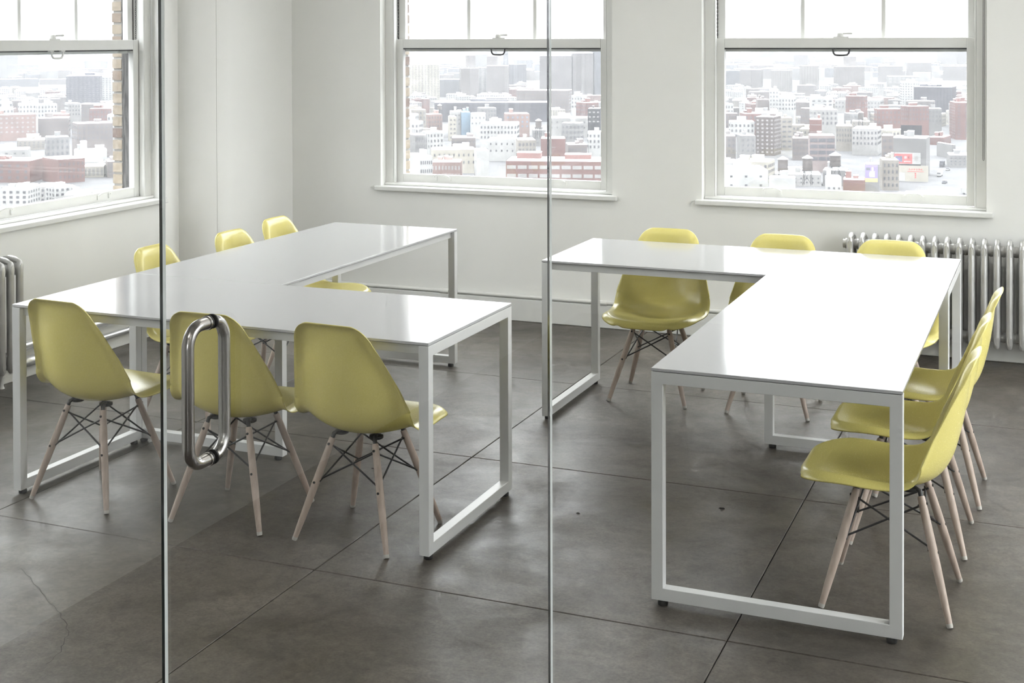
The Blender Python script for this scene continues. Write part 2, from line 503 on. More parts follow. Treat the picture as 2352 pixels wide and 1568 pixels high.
    if cord:
        cd = MB()
        for dx in (0.0, 0.007):
            cd.tube([(HW - 0.014 - dx, 0.05, 1.09), (HW - 0.014 - dx, 0.05, 2.6)], 0.0014, 5)
        cd.tube([(HW - 0.014, 0.05, 1.09), (HW - 0.0175, 0.05, 1.084), (HW - 0.021, 0.05, 1.09)], 0.0014, 5)
        cd.build('blind_cord', MT['iron'] if ring == 'iron' else MT['chrome'], w)
    # brick reveal outside
    for s in (-1, 1):
        mo = MB().box(s * HW, 0.2365, Z0, s * (HW - 0.056), 0.3005, Z1).build('mortar_bed', MT['mortar'], w)
        for k in range(26):
            z = 0.822 + k * 0.07
            bk = bpy.data.objects.new('brick', BR['AABCACAAB'[(k * 5 + random.randint(0, 2)) % 9]])
            COL.objects.link(bk)
            bk.parent = mo
            bk.location = (s * (HW - 0.0605 - random.uniform(0, 0.003)) - (0.075 if s < 0 else 0), 0.2375, z)
    return w

make_window(1, (XL, LEFT_WIN[0], 0), math.pi / 2, True, 'trim', True)
make_window(2, (BACK_WIN[0], YB, 0), 0, True, 'iron', False)
make_window(3, (BACK_WIN[1], YB, 0), 0, True, 'iron', True)
nw = 4  # from here on windows out of view, added for more daylight
for c in BACK_WIN[2:]:
    make_window(nw, (c, YB, 0), 0, False); nw += 1
for c in LEFT_WIN[1:]:
    make_window(nw, (XL, c, 0), math.pi / 2, False); nw += 1

for c in ADDED_RIGHT_WIN:
    w = empty('window_%d' % nw, (XR, c, 0), -math.pi / 2); nw += 1
    tag(w, kind='structure')
    a, z0, z1 = 0.98, 0.30, 3.05
    MB().box(-a, 0.10, z0, -a + 0.06, 0.16, z1).box(a - 0.06, 0.10, z0, a, 0.16, z1).box(-a + 0.06, 0.10, z0, a - 0.06, 0.16, z0 + 0.06).box(-a + 0.06, 0.10, z1 - 0.06, a - 0.06, 0.16, z1).build('window_frame', MT['trim'], w)
    for xx in (-0.33, 0.33):
        MB().box(xx - 0.015, 0.115, z0 + 0.06, xx + 0.015, 0.145, z1 - 0.06).build('glazing_bar', MT['trim'], w)
    for x0, x1 in ((-a + 0.06, -0.345), (-0.315, 0.315), (0.345, a - 0.06)):
        MB().box(x0, 0.128, z0 + 0.06, x1, 0.132, z1 - 0.06).build('pane', MT['pane'], w)
for c in ADDED_REAR_WIN:
    make_window(nw, (c, YF, 0), math.pi, False); nw += 1

# sky portals: they emit nothing, they only guide sampling of the sky through the openings
def portal(name, loc, rot, sx=2 * HW, sy=Z1 - Z0):
    L = bpy.data.lights.new(name, 'AREA')
    L.shape = 'RECTANGLE'; L.size = sx; L.size_y = sy
    L.cycles.is_portal = True
    o = bpy.data.objects.new(name, L)
    COL.objects.link(o)
    o.location = loc; o.rotation_euler = rot
for c in BACK_WIN:
    portal('sky_portal', (c, YB + WT + 0.02, (Z0 + Z1) / 2), (-math.pi / 2, 0, 0))
for c in LEFT_WIN:
    portal('sky_portal', (XL - WT - 0.02, c, (Z0 + Z1) / 2), (-math.pi / 2, 0, math.pi / 2))
for c in ADDED_RIGHT_WIN:
    portal('sky_portal', (XR + WT + 0.02, c, 1.675), (-math.pi / 2, 0, -math.pi / 2), 1.96, 2.75)
for c in ADDED_REAR_WIN:
    portal('sky_portal', (c, YF - WT - 0.02, (Z0 + Z1) / 2), (-math.pi / 2, 0, math.pi))

# ------------------------------------------------------------------ glass partition with door
YG = -3.3
gt = 0.006
part = tag(MB().box(-2.83, YG - 0.02, ZC - 0.05, XR, YG + 0.02, ZC - 0.001).build('wall_partition', MT['frame']), kind='structure')
def glass_sheet(name, x0, x1, parent, left_edge, right_edge):
    mb = MB()
    z0, z1 = 0.004, ZC - 0.05
    v = [(x0, YG - gt, z0), (x1, YG - gt, z0), (x1, YG + gt, z0), (x0, YG + gt, z0), (x0, YG - gt, z1), (x1, YG - gt, z1), (x1, YG + gt, z1), (x0, YG + gt, z1)]
    mb.add(v, [(0, 1, 5, 4), (2, 3, 7, 6)], 0)
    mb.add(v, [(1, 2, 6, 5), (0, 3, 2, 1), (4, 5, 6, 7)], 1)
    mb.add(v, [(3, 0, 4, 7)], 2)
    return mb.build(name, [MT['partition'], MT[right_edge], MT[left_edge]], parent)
glass_sheet('pane', -2.828, -1.8785, part, 'edge_dark', 'edge_dark')
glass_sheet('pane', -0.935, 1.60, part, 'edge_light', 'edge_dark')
glass_sheet('pane', 1.603, XR, part, 'edge_dark', 'edge_dark')
door = empty('door_1', (0, 0, 0))
tag(door, kind='structure')
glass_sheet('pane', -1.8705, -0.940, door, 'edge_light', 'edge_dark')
hd = empty('pull_handle', (-1.747, YG, 0.9775), 0, door)
def pull(off, s):
    R, br = 0.045, 0.0138
    hh = 0.1525
    pts = [(0, s * (gt + 0.002), hh), (0, s * (off - R), hh)]
    for k in range(1, 9):
        a = math.pi / 2 * k / 8
        pts.append((0, s * (off - R + R * math.sin(a)), hh - R + R * math.cos(a)))
    for k in range(0, 9):
        a = math.pi / 2 * k / 8
        pts.append((0, s * (off - R + R * math.cos(a)), -hh + R - R * math.sin(a)))
    pts.append((0, s * (gt + 0.002), -hh))
    return MB().tube(pts, br, 20)
pull(0.085, -1).build('outer_bar', MT['steel'], hd)
pull(0.054, 1).build('inner_bar', MT['steel'], hd)
for zz in (0.1525, -0.1525):
    for s in (-1, 1):
        MB().tube([(0, s * gt, zz), (0, s * (gt + 0.004), zz)], 0.0165, 20).build('gasket', MT['rubber'], hd)
    MB().tube([(0, -gt - 0.0042, zz), (0, -gt - 0.010, zz)], 0.0158, 20).build('collar', MT['steel'], hd)

# ------------------------------------------------------------------ tables
MT['gap'] = mat('grey_gap_shade', (0.10, 0.10, 0.10), 0.7)
TL, TW, TH = 1.786, 0.751, 0.740
def make_table():
    t = empty('meeting_table')
    b = 0.037
    MB().box(-TL/2, -TW/2, TH - 0.0095, TL/2, TW/2, TH).build('tabletop', MT['table'], t, bevel=0.0012)
    ring = MB()
    zt, zb = TH - 0.0115, 0.018
    o = [(-TW/2, zb), (TW/2, zb), (TW/2, zt), (-TW/2, zt)]
    i = [(-TW/2 + b, zb + b + 0.002), (TW/2 - b, zb + b + 0.002), (TW/2 - b, zt - b), (-TW/2 + b, zt - b)]
    v = [(0, y, z) for y, z in o + i] + [(b, y, z) for y, z in o + i]
    fs = []
    for k in range(4):
        k2 = (k + 1) % 4
        fs += [(k, k + 4, k2 + 4, k2), (8 + k, 8 + k2, 12 + k2, 12 + k), (k, k2, 8 + k2, 8 + k), (4 + k, 12 + k, 12 + k2, 4 + k2)]
    ring.add(v, fs)
    f1 = ring.build('end_frame', MT['frame'], t, (-TL/2, 0, 0), bevel=0.0016)
    f2 = f1.copy(); COL.objects.link(f2); f2.parent = t; f2.location = (TL/2 - b, 0, 0)
    for s in (-1, 1):
        MB().box(-TL/2 + b, s * (TW/2 - 0.022), TH - 0.0125 - 0.032, TL/2 - b, s * (TW/2 - 0.052), TH - 0.0125).build('side_rail', MT['frame'], t, bevel=0.0012)
    MB().box(-TL/2 + 0.004, -TW/2 + 0.004, TH - 0.0115, TL/2 - 0.004, TW/2 - 0.004, TH - 0.0095).build('painted_gap_shade', MT['gap'], t)  # grey sheet, its colour stands for the shade under the top
    ft = MB().lathe([(0.015, 0), (0.016, 0.003), (0.016, 0.010), (0.012, 0.018)], (0, 0, 0), 14).mesh('foot', MT['rubber'])
    for sx_ in (-1, 1):
        for sy_ in (-1, 1):
            q = bpy.data.objects.new('foot', ft); COL.objects.link(q); q.parent = t
            q.location = (sx_ * (TL/2 - b/2), sy_ * (TW/2 - 0.032), 0)
    return t
tp = make_table()
TABLES = [
    ((-0.7875, -0.894, 0), math.pi/2, 'white rectangular table nearest the camera on the right, its end frame facing forward'),
    ((-1.3057, 0.3765, 0), 0.0, 'white rectangular table in front of the silver radiator under the right window'),
    ((-2.8412, -1.3682, 0), 0.0, 'white rectangular table in front on the left with three chairs at its near side'),
    ((-3.359, -0.0973, 0), math.pi/2, 'white rectangular table at the back left pointing toward the corner'),
]
for k, (loc, rz, lab) in enumerate(TABLES):
    t = tp if k == 0 else copy_tree(tp)
    t.location = loc; t.rotation_euler = (0, 0, rz)
    tag(t, lab, 'table', 'white tables set in two L shapes')

# ------------------------------------------------------------------ shell chair
def interp(xs_, ys_, x):
    return float(np.interp(x, xs_, ys_))
def catmull(P, n):
    P = [P[0] * 2 - P[1]] + list(P) + [P[-1] * 2 - P[-2]]
    out = []
    for i in range(1, len(P) - 2):
        for k in range(n):
            t = k / n
            a, b, c, d = P[i - 1], P[i], P[i + 1], P[i + 2]
            out.append(0.5 * ((2 * b) + (c - a) * t + (2 * a - 5 * b + 4 * c - d) * t * t + (3 * b - a - 3 * c + d) * t ** 3))
    out.append(P[-2])
    return out

def make_shell_mesh():
    # profile of the centre line, d = distance towards the back, z = height; third/fourth: half width and side rise
    key = [(-0.282, 0.3985, 0.205, 0.002), (-0.264, 0.4105, 0.211, 0.006), (-0.20, 0.4115, 0.222, 0.018), (-0.12, 0.402, 0.230, 0.032), (-0.03, 0.388, 0.233, 0.042),
           (0.05, 0.380, 0.233, 0.055), (0.105, 0.389, 0.231, 0.072), (0.150, 0.419, 0.226, 0.086), (0.180, 0.470, 0.217, 0.090),
           (0.199, 0.535, 0.202, 0.084), (0.213, 0.60, 0.185, 0.070), (0.226, 0.69, 0.160, 0.044), (0.232, 0.75, 0.146, 0.022), (0.236, 0.795, 0.139, 0.010)]
    P = catmull([np.array(k) for k in key], 10)
    P = np.array(P)
    ds = np.r_[0, np.cumsum(np.hypot(np.diff(P[:, 0]), np.diff(P[:, 1])))]
    S = ds[-1]
    tan = np.gradient(P[:, :2], ds, axis=0)
    tan /= np.linalg.norm(tan, axis=1)[:, None]
    nrm = np.stack([-tan[:, 1], tan[:, 0]], 1)      # inner normal: up on the seat, forward on the back
    def at(s):
        g = [np.interp(s, ds, P[:, c]) for c in range(4)] + [np.interp(s, ds, nrm[:, 0]), np.interp(s, ds, nrm[:, 1])]
        return g
    # rounded rectangle outline in the unrolled plane
    HS = S / 2
    rxf, ryf, rxt, ryt = 0.60, 0.14 / HS, 0.40, 0.058 / HS
    out = []
    NA = 24
    def arc(cx_, cy_, rx, ry, a0):
        for k in range(NA + 1):
            a = a0 + math.pi / 2 * k / NA
            out.append((cx_ + rx * math.cos(a), cy_ + ry * math.sin(a)))
    arc(1 - rxf, -1 + ryf, rxf, ryf, -math.pi / 2)      # front right
    arc(1 - rxt, 1 - ryt, rxt, ryt, 0)
    arc(-1 + rxt, 1 - ryt, rxt, ryt, math.pi / 2)
    arc(-1 + rxf, -1 + ryf, rxf, ryf, math.pi)
    out = np.array(out)
    # corner midpoints split the outline in four sides
    idx = [NA // 2 + k * (NA + 1) for k in range(4)]     # FR, TR, TL, FL mids
    def side(i0, i1):
        n = len(out)
        seq = [out[i0]]
        i = i0
        while i != i1:
            i = (i + 1) % n
            seq.append(out[i])
        seq = np.array(seq)
        w = seq * np.array([0.21, HS])
        l = np.r_[0, np.cumsum(np.linalg.norm(np.diff(w, axis=0), axis=1))]
        return lambda t: np.array([np.interp(t * l[-1], l, seq[:, 0]), np.interp(t * l[-1], l, seq[:, 1])])
    Rr = side(idx[0], idx[1]); Tt = side(idx[1], idx[2]); Ll = side(idx[2], idx[3]); Ff = side(idx[3], idx[0])
    NU, NV = 40, 64
    e_lip, a_lip = 0.036, 0.024
    FR, TR, TL_, FL = out[idx[0]], out[idx[1]], out[idx[2]], out[idx[3]]
    # dense outline for exact rim distances
    dense = []
    for k in range(len(out)):
        p, q = out[k], out[(k + 1) % len(out)]
        m = max(1, int(np.hypot((q - p)[0] * 0.21, (q - p)[1] * HS) / 0.0015))
        for t in range(m): dense.append(p + (q - p) * t / m)
    dense = np.array(dense)
    def surf(X, Y):
        s = (Y + 1) * HS
        d, z, hw, rise, n0, n1 = at(min(max(s, 0), S))
        over = s - min(max(s, 0), S)
        k = rise * abs(X) ** 2.1
        return np.array((X * hw, d + n0 * k + over * n1, z + n1 * k - over * n0))
    def warp(t): return t - 0.19 * math.sin(2 * math.pi * t) / (2 * math.pi)
    inn = np.zeros((NV + 1, NU + 1, 3)); ou = np.zeros((NV + 1, NU + 1, 3))
    th = 0.0052
    for j in range(NV + 1):
        v = warp(j / NV)
        for i in range(NU + 1):
            u = warp(i / NU)
            f_, t_ = Ff(u), Tt(1 - u)
            l_, r_ = Ll(1 - v), Rr(v)
            X, Y = (1 - v) * f_ + v * t_ + (1 - u) * l_ + u * r_ - ((1 - u) * (1 - v) * FL + u * (1 - v) * FR + u * v * TR + (1 - u) * v * TL_)
            e = 0.01
            N = np.cross(surf(X + e, Y) - surf(X - e, Y), surf(X, Y + e) - surf(X, Y - e))
            N /= np.linalg.norm(N)
            hw = at(min(max((Y + 1) * HS, 0), S))[2]
            ed = 0.0 if i in (0, NU) or j in (0, NV) else float(np.min(np.hypot((dense[:, 0] - X) * hw, (dense[:, 1] - Y) * HS)))
            lip = max(0.0, 1 - ed / e_lip) ** 1.9 * a_lip
            b0 = surf(X, Y)
            inn[j, i] = b0 - N * lip
            ou[j, i] = b0 - N * (lip + th)
    W = NU + 1
    verts = [tuple(p) for p in inn.reshape(-1, 3)] + [tuple(p) for p in ou.reshape(-1, 3)]
    o2 = (NV + 1) * W
    faces = []
    for j in range(NV):
        for i in range(NU):
            a, b, c, d = j * W + i, j * W + i + 1, (j + 1) * W + i + 1, (j + 1) * W + i
            faces.append((a, b, c, d)); faces.append((o2 + d, o2 + c, o2 + b, o2 + a))
    rim = [i for i in range(W)] + [(j) * W + NU for j in range(1, NV + 1)] + [NV * W + i for i in range(NU - 1, -1, -1)] + [j * W for j in range(NV - 1, 0, -1)]
    for k in range(len(rim)):
        a, b = rim[k], rim[(k + 1) % len(rim)]
        faces.append((b, a, o2 + a, o2 + b))
    # orientation check
    me = bpy.data.meshes.new('shell')
    me.from_pydata(verts, [], faces)
    me.materials.append(MT['shell'])
    me.update()
    import bmesh
    bm = bmesh.new(); bm.from_mesh(me)
    bmesh.ops.recalc_face_normals(bm, faces=bm.faces)
    for f in bm.faces: f.smooth = True
    bm.to_mesh(me); bm.free()
    return me

# chair local frame: sitter faces -Y (front at negative y), d = +Y backwards
def make_chair():
    c = empty('shell_chair')
    so = bpy.data.objects.new('shell', make_shell_mesh())
    COL.objects.link(so); so.parent = c
    foot, top, zt = 0.190, (0.088, 0.096), 0.352
    tops, feet = {}, {}
    for sx_ in (-1, 1):
        for sy_ in (-1, 1):
            tops[(sx_, sy_)] = Vector((sx_ * top[0], sy_ * top[1], zt))
            feet[(sx_, sy_)] = Vector((sx_ * foot, sy_ * foot, 0.0))
    def on_leg(k, t):      # t = 0 top, 1 foot
        return tops[k].lerp(feet[k], t)
    for k in tops:
        a, b = tops[k], feet[k]
        lv = b - a
        prof_t = [0, 0.012, 0.10, 0.25, 0.45, 0.62, 0.80, 0.965]
        prof_r = [0.0102, 0.0116, 0.0125, 0.0133, 0.0136, 0.0129, 0.0114, 0.0095]
        leg = MB().tube([a + lv * t for t in prof_t], prof_r, 14).build('leg', MT['wood'], c)
        MB().tube([a + lv * 0.965, a + lv * 0.985, b + Vector((0, 0, 0.0008))], [0.0097, 0.0097, 0.0085], 12).build('foot_cap', MT['capwhite'], leg)
        outd = Vector((k[0], k[1], 0)).normalized()
        side = Vector((-outd.y, outd.x, 0))
        for tb in (0.055, 0.43):
            p = on_leg(k, tb)
            dirb = (Vector((k[0], 0, 0)) if True else outd)
            for ax in (Vector((0, k[1], 0)),):
                MB().tube([p + ax * 0.008, p + ax * 0.0150], 0.0046, 10).build('bolt', MT['black'], leg)
        # bracket: flat steel from the leg slot bending to the shell mount
        mt = Vector((k[0] * 0.072, k[1] * 0.062 + 0.0, 0.372 if k[1] > 0 else 0.388))
        MB().tube([on_leg(k, 0.10), on_leg(k, 0.0), tops[k] + Vector((-k[0] * 0.003, -k[1] * 0.003, 0.014)), tops[k] + Vector((-k[0] * 0.010, -k[1] * 0.016, 0.019 if k[1] > 0 else 0.026)), mt + Vector((0, 0, -0.002))],
                  [0.0055, 0.0075, 0.0080, 0.0075, 0.0070], 8).build('bracket', MT['black'], c)
        MB().lathe([(0.020, 0), (0.025, 0.003), (0.025, 0.011)], (mt.x, mt.y, mt.z - 0.012), 14).build('shock_mount', MT['rubber'], c)
    order = [(-1, -1), (1, -1), (1, 1), (-1, 1)]
    for i in range(4):
        a, b = order[i], order[(i + 1) % 4]
        for (p, q) in ((a, b), (b, a)):
            # rods cross on every side: high on one leg, low on the next; ends sit just inside the legs
            ins = Vector((-(p[0] + q[0]), -(p[1] + q[1]), 0)) * 0.0065
            hi, lo = on_leg(p, 0.075) + ins, on_leg(q, 0.425) + ins
            MB().tube([hi, lo], 0.0034, 8).build('brace_rod', MT['black'], c)
    return c
MT['capwhite'] = mat('white_nylon_cap', (0.42, 0.40, 0.37), 0.5)
chair0 = make_chair()
# facing: angle of the sitter's view; local front is -Y
def face(deg): return math.radians(deg + 90)
CHAIRS = [
    (-3.432, -1.580, 90 - 4.2, 'yellow shell chair at the near side of the front left table, leftmost of three'),
    (-2.803, -1.566, 90 + 1.0, 'yellow shell chair seen behind the steel door handle, middle of the front left table'),
    (-2.272, -1.566, 90 - 4.0, 'yellow shell chair at the right end of the front left table, beside its end frame'),
    (-3.69, -0.59, 0 + 1, 'yellow shell chair at the back left table, nearest to the left radiator'),
    (-3.63, -0.03, 0 - 1, 'yellow shell chair at the back left table, second from the corner column'),
    (-3.69, 0.50, 0, 'yellow shell chair at the back left table, closest to the corner column'),
    (-0.482, -1.417, 180 - 0.5, 'yellow shell chair nearest the camera on the right side of the right table'),
    (-0.477, -0.845, 180, 'yellow shell chair in the middle of the right table right side'),
    (-0.457, -0.310, 180, 'yellow shell chair farthest back on the right side of the right table'),
    (-1.826, 0.619, -90 + 0.6, 'yellow shell chair facing us, whole seat visible under the radiator table'),
    (-1.249, 0.627, -90 + 0.4, 'yellow shell chair behind the radiator table, middle of its three'),
    (-0.735, 0.620, -90, 'yellow shell chair behind the radiator table with the radiator right behind it'),
]
for k, (x, y, dg, lab) in enumerate(CHAIRS):
    c = chair0 if k == 0 else copy_tree(chair0)
    c.location = (x, y, 0)
    c.rotation_euler = (0, 0, face(dg))
    tag(c, lab, 'chair', 'yellow shell chairs around the white tables')

# ------------------------------------------------------------------ radiators
def section_mesh():
    mb = MB()
    zb, zt = 0.150, 0.618
    for yy in (-0.062, 0.0, 0.062):
        # each column: flattened octagonal bar
        pts = [(0, yy, zb - 0.045), (0, yy, zb - 0.035), (0, yy, zb), (0, yy, zt), (0, yy, zt + 0.030), (0, yy, zt + 0.042)]
        mb.tube(pts, [0.010, 0.016, 0.0185, 0.0185, 0.0165, 0.010], 8)
    for z, hgt in ((zb, 0.035), (zt, 0.036)):
        # header web joining the columns
        mb.tube([(0, -0.078, z), (0, -0.066, z), (0, 0.066, z), (0, 0.078, z)], [0.012, 0.0155, 0.0155, 0.012], 10, sy=hgt / 0.0155)
    # humped crown
    mb.tube([(0, -0.075, zt + 0.020), (0, -0.058, zt + 0.036), (0, -0.03, zt + 0.046), (0, 0, zt + 0.050), (0, 0.03, zt + 0.046), (0, 0.058, zt + 0.036), (0, 0.075, zt + 0.020)],
            [0.007, 0.012, 0.0145, 0.0155, 0.0145, 0.012, 0.007], 8)
    # hubs towards the neighbours
    for z, r in ((zt - 0.002, 0.031), (zb + 0.004, 0.029)):
        mb.tube([(-0.0318, 0, z), (-0.018, 0, z), (0.018, 0, z), (0.0318, 0, z)], [r, r * 0.86, r * 0.86, r], 14)
    return mb.mesh('section', MT['radiator'])
SEC = section_mesh()
def make_radiator(loc, rz, n, label, pitch=0.0635):
    r = empty('radiator', loc, rz)
    tag(r, label, 'radiator')
    for k in range(n):
        o = bpy.data.objects.new('section', SEC)
        COL.objects.link(o); o.parent = r
        o.location = (k * pitch, 0, 0)
        if k in (0, n - 1) or k == n // 2:
            for yy in (-0.062, 0.062):
                MB().tube([(k * pitch, yy, 0.112), (k * pitch, yy, 0.05), (k * pitch, yy, 0.012), (k * pitch, yy, 0.0)], [0.015, 0.012, 0.0125, 0.018], 8).build('leg', MT['radiator'], r)
    MB().tube([(-0.045, 0, 0.154), (-0.0318, 0, 0.154)], 0.026, 8).build('end_plug', MT['radiator'], r)
    MB().tube([(-0.045, 0, 0.616), (-0.0318, 0, 0.616)], 0.026, 8).build('end_plug', MT['radiator'], r)
    return r
make_radiator((-1.062, 1.893, 0), 0, 18, 'silver cast iron radiator on the back wall under the right window')
make_radiator((-4.868, -0.515, 0), -math.pi / 2, 12, 'silver cast iron radiator at the left edge under the left window')

# small chips on the concrete
def chip(x, y, r, lab):
    mb = MB()
    n = 7
    ring = [(r * random.uniform(0.6, 1.1) * math.cos(2 * math.pi * k / n), 0.6 * r * random.uniform(0.6, 1.1) * math.sin(2 * math.pi * k / n), 0) for k in range(n)]
    topv = [(p[0] * 0.55, p[1] * 0.55, r * 0.3) for p in ring]
    mb.add(ring + topv, [(k, (k + 1) % n, n + (k + 1) % n, n + k) for k in range(n)] + [tuple(range(n, 2 * n))])
    o = mb.build('debris_chip', MT['chip'], None, (x, y, 0.0))
    tag(o, lab, 'debris', 'dark chips on the concrete floor')
chip(-1.158, -0.853, 0.014, 'small black chip on the floor inside the near end frame of the right table')
chip(-1.64, -1.105, 0.011, 'small dark chip on the floor just right of the door edge')
chip(-2.59, -0.93, 0.008, 'tiny dark chip on the floor under the front left table')

# ------------------------------------------------------------------ unseen fill lights, added under the ceiling to brighten the room
def fill_light_mat():
    m = bpy.data.materials.new('fill_light_glow')
    m.use_nodes = True
    n, l = m.node_tree.nodes, m.node_tree.links
    n.remove(n['Principled BSDF'])
    e = n.new('ShaderNodeEmission'); e.inputs['Color'].default_value = (1.0, 0.975, 0.93, 1); e.inputs['Strength'].default_value = 6.5
    l.new(e.outputs[0], n['Material Output'].inputs['Surface'])
    return m
FILL_GLOW = fill_light_mat()
def make_fill_light():
    t = empty('added_fill_light')
    MB().box(-0.60, -0.055, 0.0, 0.60, -0.050, 0.07).box(-0.60, 0.050, 0.0, 0.60, 0.055, 0.07).box(-0.605, -0.055, 0.0, -0.60, 0.055, 0.07).box(0.60, -0.055, 0.0, 0.605, 0.055, 0.07).build('housing', MT['frame'], t)
    MB().box(-0.598, -0.048, 0.008, 0.598, 0.048, 0.062).build('diffuser', FILL_GLOW, t)
    for s in (-1, 1):
        MB().tube([(s * 0.5, 0, 0.06), (s * 0.5, 0, 0.352)], 0.003, 6).build('suspension_rod', MT['steel'], t)
        MB().lathe([(0.03, 0.335), (0.03, 0.3515)], (s * 0.5, 0, 0), 12).build('canopy', MT['frame'], t)
    return t
pn = make_fill_light()
k = 0
for (x, y, lab) in [(-3.3, 0.7, 'added fill light above the back left table'), (-2.2, -0.8, 'added fill light between the left and right tables'), (-0.9, 0.7, 'added fill light above the radiator table'),
                    (0.2, -0.8, 'added fill light right of the near right table'), (1.3, 0.7, 'added fill light at the right of the room'),
                    (-1.2, -5.2, 'added fill light in the hall left of the camera'), (1.5, -5.2, 'added fill light in the hall right of the camera'), (0.2, -7.6, 'added fill light in the hall behind the camera')]:
    t = pn if k == 0 else copy_tree(pn)
    k += 1
    t.location = (x, y, ZC - 0.352)
    tag(t, lab, 'lamp', 'added fill lights under the ceiling')

# ------------------------------------------------------------------ the city outside
GZ = -70.24
def cmat(name, c, rough=0.85):
    c = tuple(v * 0.35 for v in c)
    m = mat('city_' + name, c, rough, spec=0.25)
    k = 0.82
    return noise_color(m, tuple(v * k for v in c), tuple(min(1, v * 1.12) for v in c), 0.08, 6, lo=0.35, hi=0.65)
CM = {
    'white': cmat('white', (0.72, 0.72, 0.71)), 'pale': cmat('pale', (0.55, 0.54, 0.53)), 'cream': cmat('cream', (0.64, 0.60, 0.52)),
    'tan': cmat('tan', (0.44, 0.405, 0.36)), 'grey': cmat('grey', (0.36, 0.355, 0.355)), 'taupe': cmat('taupe', (0.31, 0.285, 0.28)),
    'bluegrey': cmat('bluegrey', (0.27, 0.28, 0.31)), 'slate': cmat('slate', (0.13, 0.13, 0.155)), 'brown': cmat('brown', (0.17, 0.135, 0.13)),
    'brownlight': cmat('brownlight', (0.29, 0.25, 0.24)), 'brick': cmat('brick', (0.29, 0.155, 0.14)), 'brickpale': cmat('brickpale', (0.42, 0.28, 0.25)),
    'pink': cmat('pink', (0.42, 0.34, 0.33)), 'blue': cmat('blue', (0.30, 0.44, 0.58)), 'black': cmat('black', (0.05, 0.05, 0.06)),
    'dark': cmat('window_dark', (0.19, 0.19, 0.215), 0.3), 'snow': mat('city_snow', (0.84, 0.86, 0.88), 0.8), 'street': cmat('street', (0.20, 0.20, 0.21)),
    'red': mat('city_sign_red', (0.45, 0.06, 0.06), 0.6), 'purple': mat('city_sign_purple', (0.16, 0.13, 0.28), 0.6), 'yellow': mat('city_sign_yellow', (0.62, 0.42, 0.12), 0.6),
    'tank': cmat('tank_wood', (0.22, 0.19, 0.18)), 'teal': mat('city_teal', (0.25, 0.45, 0.4), 0.6), 'skin': mat('city_sign_figure', (0.55, 0.42, 0.36), 0.6),
}
tag(MB().box(-9000, 20, GZ - 2, 6000, 12000, GZ).build('ground_north', CM['street']), kind='structure')
tag(MB().box(-9000, -6000, GZ - 2, -20, 19.99, GZ).build('ground_west', CM['street']), kind='structure')
tag(MB().box(-19.99, -6000, GZ - 2, 6000, 19.99, GZ).build('ground_south', CM['street']), kind='structure')

def windows_into(mb, w, d, z0, z1, nc, nr, wf, hf, sides=True):
    bw, bh = w / nc, (z1 - z0) / nr
    for r in range(nr):
        for c in range(nc):
            x = -w / 2 + (c + 0.5) * bw
            z = z0 + (r + 0.5) * bh
            mb.box(x - bw * wf / 2, -d / 2 - 0.12, z - bh * hf / 2, x + bw * wf / 2, -d / 2 + 0.05, z + bh * hf / 2)
    if sides:
        ns = max(1, round(d / bw))
        bd = d / ns
        for s in (-1, 1):
            for r in range(nr):
                for c in range(ns):
                    y = -d / 2 + (c + 0.5) * bd
                    z = z0 + (r + 0.5) * bh
                    mb.box(s * w / 2 - 0.05 * s, y - bd * wf / 2, z - bh * hf / 2, s * (w / 2 + 0.12), y + bd * wf / 2, z + bh * hf / 2)

def rooftop(mb, w, d, zt, rnd, big=True):
    p = 0.5
    mb.box(-w / 2 + p, -d / 2 + p, zt, w / 2 - p, d / 2 - p, zt + 0.35, 1)
    if big:
        for _ in range(rnd.randint(1, 3)):
            bw, bd, bh = rnd.uniform(0.12, 0.3) * w, rnd.uniform(0.15, 0.35) * d, rnd.uniform(1.2, 3.0)
            x, y = rnd.uniform(-0.3, 0.3) * w, rnd.uniform(-0.25, 0.3) * d
            mb.box(x - bw / 2, y - bd / 2, zt + 0.3, x + bw / 2, y + bd / 2, zt + 0.3 + bh, 0)
            mb.box(x - bw / 2, y - bd / 2, zt + 0.3 + bh, x + bw / 2, y + bd / 2, zt + 0.6 + bh, 1)

